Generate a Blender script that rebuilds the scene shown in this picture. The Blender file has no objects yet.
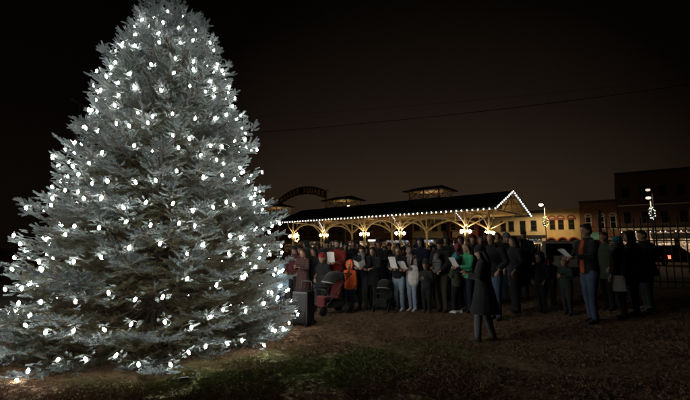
import bpy, bmesh, math, random
from mathutils import Vector, Matrix, Euler, noise as mnoise

R = math.radians
sc = bpy.context.scene
col = sc.collection
random.seed(7)

# ------------------------------------------------------------------ camera
F = 400.0            # focal length in photo pixels (photo 690 x 400)
CX, HY = 345.0, 247.0
CH = 1.6             # eye height
cam = bpy.data.cameras.new('camera')
camo = bpy.data.objects.new('camera', cam)
col.objects.link(camo)
camo.location = (0, 0, CH)
camo.rotation_euler = (R(90) + math.atan((HY - 200.0) / F), 0, 0)     # phone tipped up a little
cam.sensor_width = 36.0
cam.lens = 36.0 * F / 690.0
cam.clip_start = 0.05
cam.clip_end = 2000.0
sc.camera = camo

# ------------------------------------------------------------------ world: town glow on low night cloud
w = bpy.data.worlds.new('World')
sc.world = w
w.use_nodes = True
nt = w.node_tree
nt.nodes.clear()
def N(t, typ, **kw):
    n = t.nodes.new(typ)
    for k, v in kw.items():
        setattr(n, k, v)
    return n
tc = N(nt, 'ShaderNodeTexCoord')
sep = N(nt, 'ShaderNodeSeparateXYZ')
nt.links.new(tc.outputs['Generated'], sep.inputs[0])
ramp = N(nt, 'ShaderNodeValToRGB')
nt.links.new(sep.outputs['Z'], ramp.inputs[0])
el = ramp.color_ramp.elements
el[0].position = 0.0
el[0].color = (0.0310, 0.0200, 0.0125, 1)
el[1].position = 1.0
el[1].color = (0.0012, 0.0010, 0.0010, 1)
for p_, c_ in ((0.13, (0.0290, 0.0190, 0.0122)), (0.28, (0.0155, 0.0100, 0.0070)), (0.5, (0.0080, 0.0056, 0.0036))):
    e_ = el.new(p_)
    e_.color = (*c_, 1)
dotn = N(nt, 'ShaderNodeVectorMath', operation='DOT_PRODUCT')
gdir = Vector((0.17, 1, 0.0)).normalized()
dotn.inputs[1].default_value = gdir
nt.links.new(tc.outputs['Generated'], dotn.inputs[0])
mr = N(nt, 'ShaderNodeMapRange')
mr.inputs['From Min'].default_value = 0.80
mr.inputs['From Max'].default_value = 1.0
mr.inputs['To Min'].default_value = 0.12
mr.inputs['To Max'].default_value = 1.0
nt.links.new(dotn.outputs['Value'], mr.inputs['Value'])
nz = N(nt, 'ShaderNodeTexNoise')
nz.inputs['Scale'].default_value = 2.2
nz.inputs['Detail'].default_value = 4
nt.links.new(tc.outputs['Generated'], nz.inputs['Vector'])
mr2 = N(nt, 'ShaderNodeMapRange')
mr2.inputs['To Min'].default_value = 0.75
mr2.inputs['To Max'].default_value = 1.25
nt.links.new(nz.outputs['Fac'], mr2.inputs['Value'])
mul = N(nt, 'ShaderNodeMath', operation='MULTIPLY')
nt.links.new(mr.outputs[0], mul.inputs[0])
nt.links.new(mr2.outputs[0], mul.inputs[1])
bg = N(nt, 'ShaderNodeBackground')
nt.links.new(ramp.outputs['Color'], bg.inputs['Color'])
nt.links.new(mul.outputs[0], bg.inputs['Strength'])
wo = N(nt, 'ShaderNodeOutputWorld')
nt.links.new(bg.outputs[0], wo.inputs['Surface'])

# ------------------------------------------------------------------ exposure and renderer
sc.view_settings.view_transform = 'Standard'
sc.view_settings.look = 'None'
sc.view_settings.exposure = 0.0
sc.view_settings.gamma = 1.0
sc.view_settings.use_curve_mapping = False
sc.render.engine = 'CYCLES'
sc.cycles.use_denoising = True
sc.cycles.max_bounces = 4
sc.cycles.diffuse_bounces = 1
sc.cycles.glossy_bounces = 2
sc.cycles.transmission_bounces = 3
sc.cycles.transparent_max_bounces = 6
sc.cycles.use_adaptive_sampling = True
sc.cycles.adaptive_threshold = 0.01
sc.cycles.denoising_prefilter = 'NONE'
sc.cycles.sample_clamp_indirect = 4.0
sc.cycles.use_light_tree = True
sc.cycles.filter_width = 1.7
sc.cycles.caustics_reflective = False
sc.cycles.caustics_refractive = False

# strengths of the things that give off light
E_TREE = 178.0
E_GLOBE = 130.0
E_EAVE = 14.0

# ------------------------------------------------------------------ materials
MATS = {}
def mat(name, color, rough=0.7, metal=0.0, var=0.25, scale=9.0, bump=0.0, bscale=60.0, emit=None, estr=0.0, spec=0.4,
        color2=None, coat=0.0, sheen=0.0):
    """procedural material: base colour broken by noise, with fine relief"""
    if name in MATS:
        return MATS[name]
    m = bpy.data.materials.new(name)
    m.use_nodes = True
    t = m.node_tree
    b = t.nodes['Principled BSDF']
    b.inputs['Roughness'].default_value = rough
    b.inputs['Metallic'].default_value = metal
    b.inputs['Specular IOR Level'].default_value = spec
    b.inputs['Coat Weight'].default_value = coat
    b.inputs['Sheen Weight'].default_value = sheen
    c = N(t, 'ShaderNodeTexCoord')
    n1 = N(t, 'ShaderNodeTexNoise')
    n1.inputs['Scale'].default_value = scale
    n1.inputs['Detail'].default_value = 5
    t.links.new(c.outputs['Object'], n1.inputs['Vector'])
    mx = N(t, 'ShaderNodeMix', data_type='RGBA')
    a = tuple(min(1, v * (1 - var)) for v in color[:3])
    z = tuple(min(1, v * (1 + var)) for v in (color2 or color)[:3])
    mx.inputs[6].default_value = (*a, 1)
    mx.inputs[7].default_value = (*z, 1)
    rr = N(t, 'ShaderNodeMapRange')
    rr.inputs['From Min'].default_value = 0.3
    rr.inputs['From Max'].default_value = 0.7
    t.links.new(n1.outputs['Fac'], rr.inputs['Value'])
    t.links.new(rr.outputs[0], mx.inputs[0])
    t.links.new(mx.outputs[2], b.inputs['Base Color'])
    if bump:
        n2 = N(t, 'ShaderNodeTexNoise')
        n2.inputs['Scale'].default_value = bscale
        n2.inputs['Detail'].default_value = 3
        t.links.new(c.outputs['Object'], n2.inputs['Vector'])
        bp = N(t, 'ShaderNodeBump')
        bp.inputs['Strength'].default_value = bump
        bp.inputs['Distance'].default_value = 0.02
        t.links.new(n2.outputs['Fac'], bp.inputs['Height'])
        t.links.new(bp.outputs[0], b.inputs['Normal'])
    if emit:
        b.inputs['Emission Color'].default_value = (*emit, 1)
        b.inputs['Emission Strength'].default_value = estr
    MATS[name] = m
    return m

def emis(name, color, s):
    if name in MATS:
        return MATS[name]
    m = bpy.data.materials.new(name)
    m.use_nodes = True
    t = m.node_tree
    t.nodes.clear()
    e = N(t, 'ShaderNodeEmission')
    e.inputs['Color'].default_value = (*color, 1)
    e.inputs['Strength'].default_value = s
    o = N(t, 'ShaderNodeOutputMaterial')
    t.links.new(e.outputs[0], o.inputs[0])
    MATS[name] = m
    return m

def glow_pattern(name, color, s, cell=5.0, lit=0.35, lo=0.03):
    """glow painted on a pane or panel: random cells stand in for lamps and goods"""
    if name in MATS:
        return MATS[name]
    m = bpy.data.materials.new(name)
    m.use_nodes = True
    t = m.node_tree
    t.nodes.clear()
    c = N(t, 'ShaderNodeTexCoord')
    mp = N(t, 'ShaderNodeMapping')
    mp.inputs['Scale'].default_value = (1.0, 1.0, 1.5)
    t.links.new(c.outputs['Object'], mp.inputs['Vector'])
    v = N(t, 'ShaderNodeTexVoronoi')
    v.inputs['Scale'].default_value = cell
    t.links.new(mp.outputs[0], v.inputs['Vector'])
    sp = N(t, 'ShaderNodeSeparateXYZ')
    t.links.new(v.outputs['Color'], sp.inputs[0])
    n = N(t, 'ShaderNodeTexNoise')
    n.inputs['Scale'].default_value = 0.9
    n.inputs['Detail'].default_value = 3
    t.links.new(mp.outputs[0], n.inputs['Vector'])
    p = N(t, 'ShaderNodeMath', operation='POWER')
    p.inputs[1].default_value = 1.0 / max(lit, .05)
    t.links.new(sp.outputs[0], p.inputs[0])
    rr = N(t, 'ShaderNodeMapRange')
    rr.inputs['From Min'].default_value = 0.35
    rr.inputs['From Max'].default_value = 0.68
    rr.inputs['To Min'].default_value = 0.15
    t.links.new(n.outputs['Fac'], rr.inputs['Value'])
    q = N(t, 'ShaderNodeMath', operation='MULTIPLY')
    t.links.new(p.outputs[0], q.inputs[0])
    t.links.new(rr.outputs[0], q.inputs[1])
    ma = N(t, 'ShaderNodeMath', operation='MULTIPLY_ADD')
    ma.inputs[1].default_value = s
    ma.inputs[2].default_value = s * lo
    t.links.new(q.outputs[0], ma.inputs[0])
    e = N(t, 'ShaderNodeEmission')
    e.inputs['Color'].default_value = (*color, 1)
    t.links.new(ma.outputs[0], e.inputs['Strength'])
    o = N(t, 'ShaderNodeOutputMaterial')
    t.links.new(e.outputs[0], o.inputs[0])
    MATS[name] = m
    return m

# ------------------------------------------------------------------ mesh helpers
class MB:
    def __init__(s):
        s.v = []
        s.f = []
    def add(s, vs, fs, M=None):
        o = len(s.v)
        s.v += [tuple((M @ Vector(p)) if M else p) for p in vs]
        s.f += [tuple(i + o for i in f) for f in fs]
        return s
    def box(s, x0, x1, y0, y1, z0, z1, M=None):
        vs = [(x, y, z) for z in (z0, z1) for y in (y0, y1) for x in (x0, x1)]
        return s.add(vs, [(0, 2, 3, 1), (4, 5, 7, 6), (0, 1, 5, 4), (2, 6, 7, 3), (0, 4, 6, 2), (1, 3, 7, 5)], M)
    def cham(s, x0, x1, y0, y1, z0, z1, c=0.02, M=None):
        """box with chamfered edges"""
        bm = bmesh.new()
        bmesh.ops.create_cube(bm, size=1)
        for v in bm.verts:
            v.co = Vector(((x0 + x1) / 2 + v.co.x * (x1 - x0), (y0 + y1) / 2 + v.co.y * (y1 - y0), (z0 + z1) / 2 + v.co.z * (z1 - z0)))
        bmesh.ops.bevel(bm, geom=list(bm.edges), offset=c, segments=2, affect='EDGES', profile=0.6)
        return s.bm(bm, M)
    def bm(s, bm, M=None):
        bm.verts.index_update()
        s.add([v.co.copy() for v in bm.verts], [tuple(v.index for v in f.verts) for f in bm.faces], M)
        bm.free()
        return s
    def tube(s, pts, rad, n=8, side=None, M=None, cap=True, round_=False):
        """tapered tube; rad: number, or per-point number or (a, b) along (side, other)"""
        pts = [Vector(p) for p in pts]
        if not isinstance(rad, (list,)):
            rad = [rad] * len(pts)
        rad = [(r, r) if not isinstance(r, tuple) else r for r in rad]
        if round_:
            d0 = (pts[0] - pts[1]).normalized()
            d1 = (pts[-1] - pts[-2]).normalized()
            a0, a1 = rad[0], rad[-1]
            pts = [pts[0] + d0 * a0[0] * 0.75, pts[0] + d0 * a0[0] * 0.45] + pts + [pts[-1] + d1 * a1[0] * 0.45, pts[-1] + d1 * a1[0] * 0.75]
            rad = [(a0[0] * .3, a0[1] * .3), (a0[0] * .8, a0[1] * .8)] + rad + [(a1[0] * .8, a1[1] * .8), (a1[0] * .3, a1[1] * .3)]
        vs = []
        sd = Vector(side) if side else None
        prev = None
        for i, p in enumerate(pts):
            if i == 0:
                d = pts[1] - pts[0]
            elif i == len(pts) - 1:
                d = pts[-1] - pts[-2]
            else:
                d = (pts[i + 1] - pts[i - 1])
            d = d.normalized() if d.length > 1e-9 else Vector((0, 0, 1))
            ref = sd or prev or (Vector((1, 0, 0)) if abs(d.x) < 0.8 else Vector((0, 1, 0)))
            a = ref - d * ref.dot(d)
            a = a.normalized() if a.length > 1e-6 else d.orthogonal().normalized()
            b = d.cross(a)
            prev = a
            for k in range(n):
                t = 2 * math.pi * k / n
                vs.append(p + a * math.cos(t) * rad[i][0] + b * math.sin(t) * rad[i][1])
        m = len(pts)
        fs = [(i * n + k, i * n + (k + 1) % n, (i + 1) * n + (k + 1) % n, (i + 1) * n + k) for i in range(m - 1) for k in range(n)]
        if cap:
            fs += [tuple(range(n))[::-1], tuple((m - 1) * n + k for k in range(n))]
        return s.add(vs, fs, M)
    def ball(s, c, r, M=None, sub=2):
        bm = bmesh.new()
        bmesh.ops.create_icosphere(bm, subdivisions=sub, radius=1)
        r = r if isinstance(r, tuple) else (r, r, r)
        for v in bm.verts:
            v.co = Vector((c[0] + v.co.x * r[0], c[1] + v.co.y * r[1], c[2] + v.co.z * r[2]))
        return s.bm(bm, M)
    def lathe(s, prof, n=16, M=None):
        """prof: (radius, z) from bottom to top about local z"""
        vs = [(r * math.cos(2 * math.pi * k / n), r * math.sin(2 * math.pi * k / n), z) for r, z in prof for k in range(n)]
        m = len(prof)
        fs = [(i * n + k, i * n + (k + 1) % n, (i + 1) * n + (k + 1) % n, (i + 1) * n + k) for i in range(m - 1) for k in range(n)]
        fs += [tuple(range(n))[::-1], tuple((m - 1) * n + k for k in range(n))]
        return s.add(vs, fs, M)
    def prism(s, poly, y0, y1, M=None):
        """poly in (x, z), extruded along y"""
        n = len(poly)
        vs = [(x, y0, z) for x, z in poly] + [(x, y1, z) for x, z in poly]
        fs = [tuple(range(n)), tuple(range(2 * n - 1, n - 1, -1))] + [(k, k + n, (k + 1) % n + n, (k + 1) % n) for k in range(n)]
        return s.add(vs, fs, M)
    def torus(s, c, R_, r, n=24, m=8, M=None, axis='Y'):
        vs, fs = [], []
        for i in range(n):
            a = 2 * math.pi * i / n
            for j in range(m):
                b = 2 * math.pi * j / m
                q = R_ + r * math.cos(b)
                p = (q * math.cos(a), r * math.sin(b), q * math.sin(a))
                if axis == 'X':
                    p = (p[1], p[0], p[2])
                if axis == 'Z':
                    p = (p[0], p[2], p[1])
                vs.append((c[0] + p[0], c[1] + p[1], c[2] + p[2]))
                fs.append((i * m + j, i * m + (j + 1) % m, ((i + 1) % n) * m + (j + 1) % m, ((i + 1) % n) * m + j))
        return s.add(vs, fs, M)
    def mesh(s, name, material=None, smooth=False):
        me = bpy.data.meshes.new(name)
        me.from_pydata([tuple(p) for p in s.v], [], s.f)
        bm = bmesh.new()
        bm.from_mesh(me)
        bmesh.ops.recalc_face_normals(bm, faces=bm.faces)
        bm.to_mesh(me)
        bm.free()
        if smooth:
            me.polygons.foreach_set('use_smooth', [True] * len(me.polygons))
        if material:
            me.materials.append(material)
        return me
    def build(s, name, material, parent=None, smooth=False, loc=None, rot=None):
        return link(name, s.mesh(name, material, smooth), parent, loc, rot)

def link(name, me, parent=None, loc=None, rot=None):
    o = bpy.data.objects.new(name, me)
    col.objects.link(o)
    o.parent = parent
    if loc is not None:
        o.location = loc
    if rot is not None:
        o.rotation_euler = rot
    return o

def tag(o, label=None, cat=None, group=None, kind=None):
    if label:
        o['label'] = label
    if cat:
        o['category'] = cat
    if group:
        o['group'] = group
    if kind:
        o['kind'] = kind
    return o

def thing(name, label, cat, loc=(0, 0, 0), rz=0.0, group=None):
    o = bpy.data.objects.new(name, None)
    o.empty_display_size = 0.2
    col.objects.link(o)
    o.location = loc
    o.rotation_euler = (0, 0, rz)
    return tag(o, label, cat, group)

ORG = []
def organic(mb, name, material, parent, voxel=0.022, smooth=4, wob=0.0, wscale=9.0, quilt=0.0):
    """closed tubes and ellipsoids fused into one continuous surface (voxel remesh, smoothed)"""
    o = mb.build(name, material, parent, True)
    m = o.modifiers.new('r', 'REMESH')
    m.mode = 'VOXEL'
    m.voxel_size = voxel
    m.use_smooth_shade = True
    if smooth:
        q = o.modifiers.new('s', 'SMOOTH')
        q.factor = 0.5
        q.iterations = smooth
    ORG.append((o, wob, wscale, quilt, None))
    return o

def bake_organics():
    dg = bpy.context.evaluated_depsgraph_get()
    baked = []
    for o, wob, ws, quilt, extra in ORG:
        baked.append(bpy.data.meshes.new_from_object(o.evaluated_get(dg)))
    for (o, wob, ws, quilt, extra), me in zip(ORG, baked):
        o.modifiers.clear()
        old = o.data
        nm = old.name
        o.data = me
        bpy.data.meshes.remove(old)
        me.name = nm
        if wob or quilt:
            off = Vector((random.random() * 50, random.random() * 50, 0))
            for v in me.vertices:
                p = v.co
                d = 0.0
                if wob:
                    d += wob * mnoise.noise((p + off) * ws) + wob * .5 * mnoise.noise(Vector((p.x * 22, p.y * 22, p.z * 12)) + off)
                if quilt:
                    d += quilt * (abs(math.sin(p.z * math.pi / 0.085)) - 0.6)
                v.co = p + v.normal * d
        me.polygons.foreach_set('use_smooth', [True] * len(me.polygons))
        fx = o.get('_fingers')
        if fx is not None:
            del o['_fingers']
    for o, mb in FINGERS:
        bm = bmesh.new()
        bm.from_mesh(o.data)
        tmp = mb.mesh('tmp', None, True)
        bm.from_mesh(tmp)
        bm.to_mesh(o.data)
        bm.free()
        bpy.data.meshes.remove(tmp)
        o.data.polygons.foreach_set('use_smooth', [True] * len(o.data.polygons))
    ORG.clear()
    FINGERS.clear()
FINGERS = []

# ------------------------------------------------------------------ terrain
def sstep(a, b, x):
    t = max(0.0, min(1.0, (x - a) / (b - a)))
    return t * t * (3 - 2 * t)
def gz(x, y):
    """the lawn rises gently towards the iron fence"""
    rise = 0.5 * max(0.0, min(1.0, (x - 2.4) / 4.8)) * (1 - sstep(13.0, 24.0, y))
    roll = 0.03 * mnoise.noise(Vector((x * 0.35, y * 0.35, 0))) * (1 - sstep(9, 12, y)) * sstep(1.0, 3.0, y)
    return rise + roll
def at(px, d):
    return Vector(((px - CX) / F * d, d, 0))
def zpy(py, d):
    return CH + (HY - py) / F * d

def sheet(name, xs, ys, dz, material, hole=None):
    vs = [(x, y, gz(x, y) + dz) for y in ys for x in xs]
    n = len(xs)
    fs = [(j * n + i, j * n + i + 1, (j + 1) * n + i + 1, (j + 1) * n + i) for j in range(len(ys) - 1) for i in range(n - 1)]
    me = bpy.data.meshes.new(name)
    me.from_pydata(vs, [], fs)
    me.materials.append(material)
    me.polygons.foreach_set('use_smooth', [True] * len(me.polygons))
    o = link(name, me)
    o['kind'] = 'structure'
    return o

TREE = Vector((-3.34, 7.2, 0))

def lawn_color(t):
    """node group output: colour of the lawn from world position (dry brown thatch, green patches, needle litter)"""
    g = N(t, 'ShaderNodeNewGeometry')
    def noise_(scale, detail=4, rough=0.6):
        n = N(t, 'ShaderNodeTexNoise')
        n.inputs['Scale'].default_value = scale
        n.inputs['Detail'].default_value = detail
        n.inputs['Roughness'].default_value = rough
        t.links.new(g.outputs['Position'], n.inputs['Vector'])
        return n.outputs['Fac']
    def math_(op, a, b=None, c=None):
        n = N(t, 'ShaderNodeMath', operation=op)
        for i, v in enumerate((a, b, c)):
            if v is None:
                continue
            if isinstance(v, (int, float)):
                n.inputs[i].default_value = v
            else:
                t.links.new(v, n.inputs[i])
        return n.outputs[0]
    sp = N(t, 'ShaderNodeSeparateXYZ')
    t.links.new(g.outputs['Position'], sp.inputs[0])
    # a long strip of greener grass that runs from the tree's foot across the lawn
    x, y = sp.outputs['X'], sp.outputs['Y']
    u = math_('ADD', math_('MULTIPLY', math_('SUBTRACT', x, -0.35), 0.93), math_('MULTIPLY', math_('SUBTRACT', y, 5.6), 0.36))
    v = math_('SUBTRACT', math_('MULTIPLY', math_('SUBTRACT', y, 5.6), 0.93), math_('MULTIPLY', math_('SUBTRACT', x, -0.35), 0.36))
    d = math_('SQRT', math_('ADD', math_('POWER', math_('MULTIPLY', u, 1 / 2.6), 2.0), math_('POWER', math_('MULTIPLY', v, 1 / 0.95), 2.0)))
    k = math_('ADD', math_('SUBTRACT', 1.15, d), math_('MULTIPLY', math_('SUBTRACT', noise_(1.3, 5), 0.5), 3.2))
    rr = N(t, 'ShaderNodeMapRange')
    rr.inputs['From Min'].default_value = -0.15
    rr.inputs['From Max'].default_value = 0.9
    t.links.new(k, rr.inputs['Value'])
    br = N(t, 'ShaderNodeMix', data_type='RGBA')
    br.inputs[6].default_value = (0.055, 0.036, 0.022, 1)
    br.inputs[7].default_value = (0.225, 0.145, 0.088, 1)
    r2 = N(t, 'ShaderNodeMapRange')
    r2.inputs['From Min'].default_value = 0.3
    r2.inputs['From Max'].default_value = 0.7
    t.links.new(noise_(6.0, 8, 0.75), r2.inputs['Value'])
    t.links.new(r2.outputs[0], br.inputs[0])
    gr = N(t, 'ShaderNodeMix', data_type='RGBA')
    gr.inputs[6].default_value = (0.045, 0.056, 0.019, 1)
    gr.inputs[7].default_value = (0.150, 0.168, 0.058, 1)
    r3 = N(t, 'ShaderNodeMapRange')
    r3.inputs['From Min'].default_value = 0.3
    r3.inputs['From Max'].default_value = 0.7
    t.links.new(noise_(9.0, 6, 0.7), r3.inputs['Value'])
    t.links.new(r3.outputs[0], gr.inputs[0])
    mx = N(t, 'ShaderNodeMix', data_type='RGBA')
    t.links.new(rr.outputs[0], mx.inputs[0])
    t.links.new(br.outputs[2], mx.inputs[6])
    t.links.new(gr.outputs[2], mx.inputs[7])
    return mx.outputs[2]

def lawn_mat(name, gain=1.0, bump=True):
    m = bpy.data.materials.new(name)
    m.use_nodes = True
    t = m.node_tree
    b = t.nodes['Principled BSDF']
    b.inputs['Roughness'].default_value = 0.9
    b.inputs['Specular IOR Level'].default_value = 0.15
    c = lawn_color(t)
    h = N(t, 'ShaderNodeHueSaturation')
    h.inputs['Value'].default_value = gain
    t.links.new(c, h.inputs['Color'])
    t.links.new(h.outputs[0], b.inputs['Base Color'])
    if bump:
        g = N(t, 'ShaderNodeTexCoord')
        n2 = N(t, 'ShaderNodeTexNoise')
        n2.inputs['Scale'].default_value = 55
        n2.inputs['Detail'].default_value = 5
        t.links.new(g.outputs['Object'], n2.inputs['Vector'])
        bp = N(t, 'ShaderNodeBump')
        bp.inputs['Strength'].default_value = 0.9
        bp.inputs['Distance'].default_value = 0.03
        t.links.new(n2.outputs['Fac'], bp.inputs['Height'])
        t.links.new(bp.outputs[0], b.inputs['Normal'])
    return m

def spaced(a, b, n):
    return [a + (b - a) * i / n for i in range(n + 1)]
xs = [-400, -200, -100, -60, -40, -25] + spaced(-16, 18, 68) + [25, 40, 60, 100, 200, 400]
ys = [-60, -30, -12, -6] + spaced(-3, 25, 56) + [30, 38, 50, 70, 100, 160, 300, 500, 900]
sheet('lawn', xs, ys, 0.0, lawn_mat('lawn_thatch'))
M_PAVE = mat('paving', (0.16, 0.145, 0.13), 0.85, var=0.3, scale=1.5, bump=0.3, bscale=40)
M_ROAD = mat('asphalt', (0.045, 0.044, 0.043), 0.8, var=0.3, scale=2.0, bump=0.4, bscale=90)
sheet('plaza_paving', spaced(-16, 26, 84), spaced(11.0, 25, 28) + [30, 38, 46, 50], 0.012, M_PAVE)

# ------------------------------------------------------------------ instanced scatter (for needles and grass only)
def scatter(name, pts, shapes, parent=None):
    """pts: list of (co, euler, scale, variant, age); one object whose points carry the shapes"""
    me = bpy.data.meshes.new(name)
    me.from_pydata([p[0] for p in pts], [], [])
    for an, ty, key in (('rot', 'FLOAT_VECTOR', 1), ('scl', 'FLOAT', 2), ('var', 'INT', 3), ('age', 'FLOAT', 4)):
        at_ = me.attributes.new(an, ty, 'POINT')
        if ty == 'FLOAT_VECTOR':
            flat = [c for p in pts for c in p[key]]
            at_.data.foreach_set('vector', flat)
        else:
            at_.data.foreach_set('value', [p[key] for p in pts])
    o = link(name, me, parent)
    ng = bpy.data.node_groups.new(name + '_nodes', 'GeometryNodeTree')
    ng.interface.new_socket('Geometry', in_out='INPUT', socket_type='NodeSocketGeometry')
    ng.interface.new_socket('Geometry', in_out='OUTPUT', socket_type='NodeSocketGeometry')
    gi = N(ng, 'NodeGroupInput')
    go = N(ng, 'NodeGroupOutput')
    m2p = N(ng, 'GeometryNodeMeshToPoints')
    ng.links.new(gi.outputs[0], m2p.inputs[0])
    iop = N(ng, 'GeometryNodeInstanceOnPoints')
    ng.links.new(m2p.outputs[0], iop.inputs['Points'])
    gti = N(ng, 'GeometryNodeGeometryToInstance')
    for s in reversed(shapes):
        oi = N(ng, 'GeometryNodeObjectInfo')
        oi.inputs['Object'].default_value = s
        oi.inputs['As Instance'].default_value = False
        g1 = N(ng, 'GeometryNodeGeometryToInstance')
        ng.links.new(oi.outputs['Geometry'], g1.inputs[0])
        if s is shapes[-1]:
            jn = N(ng, 'GeometryNodeJoinGeometry')
        ng.links.new(g1.outputs[0], jn.inputs[0])
    ng.links.new(jn.outputs[0], iop.inputs['Instance'])
    iop.inputs['Pick Instance'].default_value = True
    def na(nm, ty):
        n = N(ng, 'GeometryNodeInputNamedAttribute', data_type=ty)
        n.inputs['Name'].default_value = nm
        return n.outputs['Attribute']
    ng.links.new(na('var', 'INT'), iop.inputs['Instance Index'])
    e2r = N(ng, 'FunctionNodeEulerToRotation')
    ng.links.new(na('rot', 'FLOAT_VECTOR'), e2r.inputs[0])
    ng.links.new(e2r.outputs[0], iop.inputs['Rotation'])
    ng.links.new(na('scl', 'FLOAT'), iop.inputs['Scale'])
    ng.links.new(iop.outputs[0], go.inputs[0])
    md = o.modifiers.new('scatter', 'NODES')
    md.node_group = ng
    o['kind'] = 'stuff'
    return o

def loose(name, me):
    """a source shape for scatter(), not part of the scene"""
    return bpy.data.objects.new(name, me)

# ------------------------------------------------------------------ the spruce
def needle_mat():
    m = bpy.data.materials.new('spruce_needles')
    m.use_nodes = True
    t = m.node_tree
    b = t.nodes['Principled BSDF']
    b.inputs['Roughness'].default_value = 0.55
    b.inputs['Specular IOR Level'].default_value = 0.35
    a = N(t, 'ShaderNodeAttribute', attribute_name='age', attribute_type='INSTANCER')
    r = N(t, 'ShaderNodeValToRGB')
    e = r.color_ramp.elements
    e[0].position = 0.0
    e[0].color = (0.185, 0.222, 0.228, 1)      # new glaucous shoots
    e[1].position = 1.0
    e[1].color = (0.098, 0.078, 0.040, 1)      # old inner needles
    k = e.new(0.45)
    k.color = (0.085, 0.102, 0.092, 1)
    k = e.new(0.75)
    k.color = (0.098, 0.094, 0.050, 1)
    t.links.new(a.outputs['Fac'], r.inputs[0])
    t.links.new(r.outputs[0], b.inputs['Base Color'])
    return m
M_NEED = needle_mat()
M_BARK = mat('spruce_bark', (0.10, 0.075, 0.055), 0.9, var=0.4, scale=30, bump=0.8, bscale=80)

def shoot_mesh(i, n=66, L=0.105, dead=0.0):
    rnd = random.Random(100 + i)
    vs, fs = [], []
    def needle(base, d, l, wd):
        s = d.orthogonal().normalized()
        s = Matrix.Rotation(rnd.random() * 6.28, 3, d) @ s
        o = len(vs)
        vs.extend([base - s * wd * .5, base + s * wd * .5, base + d * l * .6 + s * wd * .45, base + d * l, base + d * l * .6 - s * wd * .45])
        fs.append((o, o + 1, o + 2, o + 3, o + 4))
    bend = rnd.uniform(-.02, .02)
    for k in range(n):
        u = (k + rnd.random() * .6) / n
        c = Vector((bend * u * u, 0, L * u))
        a = k * 2.4 + rnd.uniform(-.4, .4)
        sp = 0.95 - 0.5 * u
        d = Vector((math.cos(a) * sp, math.sin(a) * sp, 0.75)).normalized()
        needle(c, d, rnd.uniform(.024, .034) * (1.05 - .25 * u), 0.0052)
    for k in range(5):
        a = k * 1.256
        needle(Vector((bend, 0, L)), Vector((math.cos(a) * .35, math.sin(a) * .35, 1)).normalized(), .026, .005)
    mb = MB()
    mb.tube([(0, 0, -.01), (bend * .3, 0, L * .55), (bend, 0, L)], [.004, .0035, .002], 3)
    vs2 = [tuple(v) for v in vs]
    o = len(mb.v)
    mb.v += vs2
    mb.f += [tuple(q + o for q in f) for f in fs]
    me = bpy.data.meshes.new('shoot')
    me.from_pydata([tuple(v) for v in mb.v], [], mb.f)
    me.materials.append(M_NEED)
    return me

PROF = [(0.0, 2.36), (0.3, 2.44), (1.2, 2.34), (2.0, 2.06), (2.7, 1.80), (3.35, 1.58), (4.2, 1.32), (4.9, 1.08), (5.35, 0.86), (5.7, 0.56), (6.02, 0.12)]
def prof(z):
    if z <= PROF[0][0]:
        return PROF[0][1]
    for (a, ra), (b, rb) in zip(PROF, PROF[1:]):
        if z <= b:
            return ra + (rb - ra) * (z - a) / (b - a)
    return 0.08
def lump(th, z):
    q = Vector((math.cos(th) * 1.6, math.sin(th) * 1.6, z * 1.1))
    asym = 1.0 - max(0.0, -math.cos(th)) * (.05 + .08 * sstep(.2, 1.2, z) * (1 - sstep(2.2, 3.2, z)))
    return asym + 0.07 * mnoise.noise(q) + 0.13 * mnoise.noise(q * 2.3 + Vector((7, 3, 1)))
def lean(p):
    """the whole tree leans a little"""
    return Vector((p[0] + 0.012 * p[2], p[1], p[2]))

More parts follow.
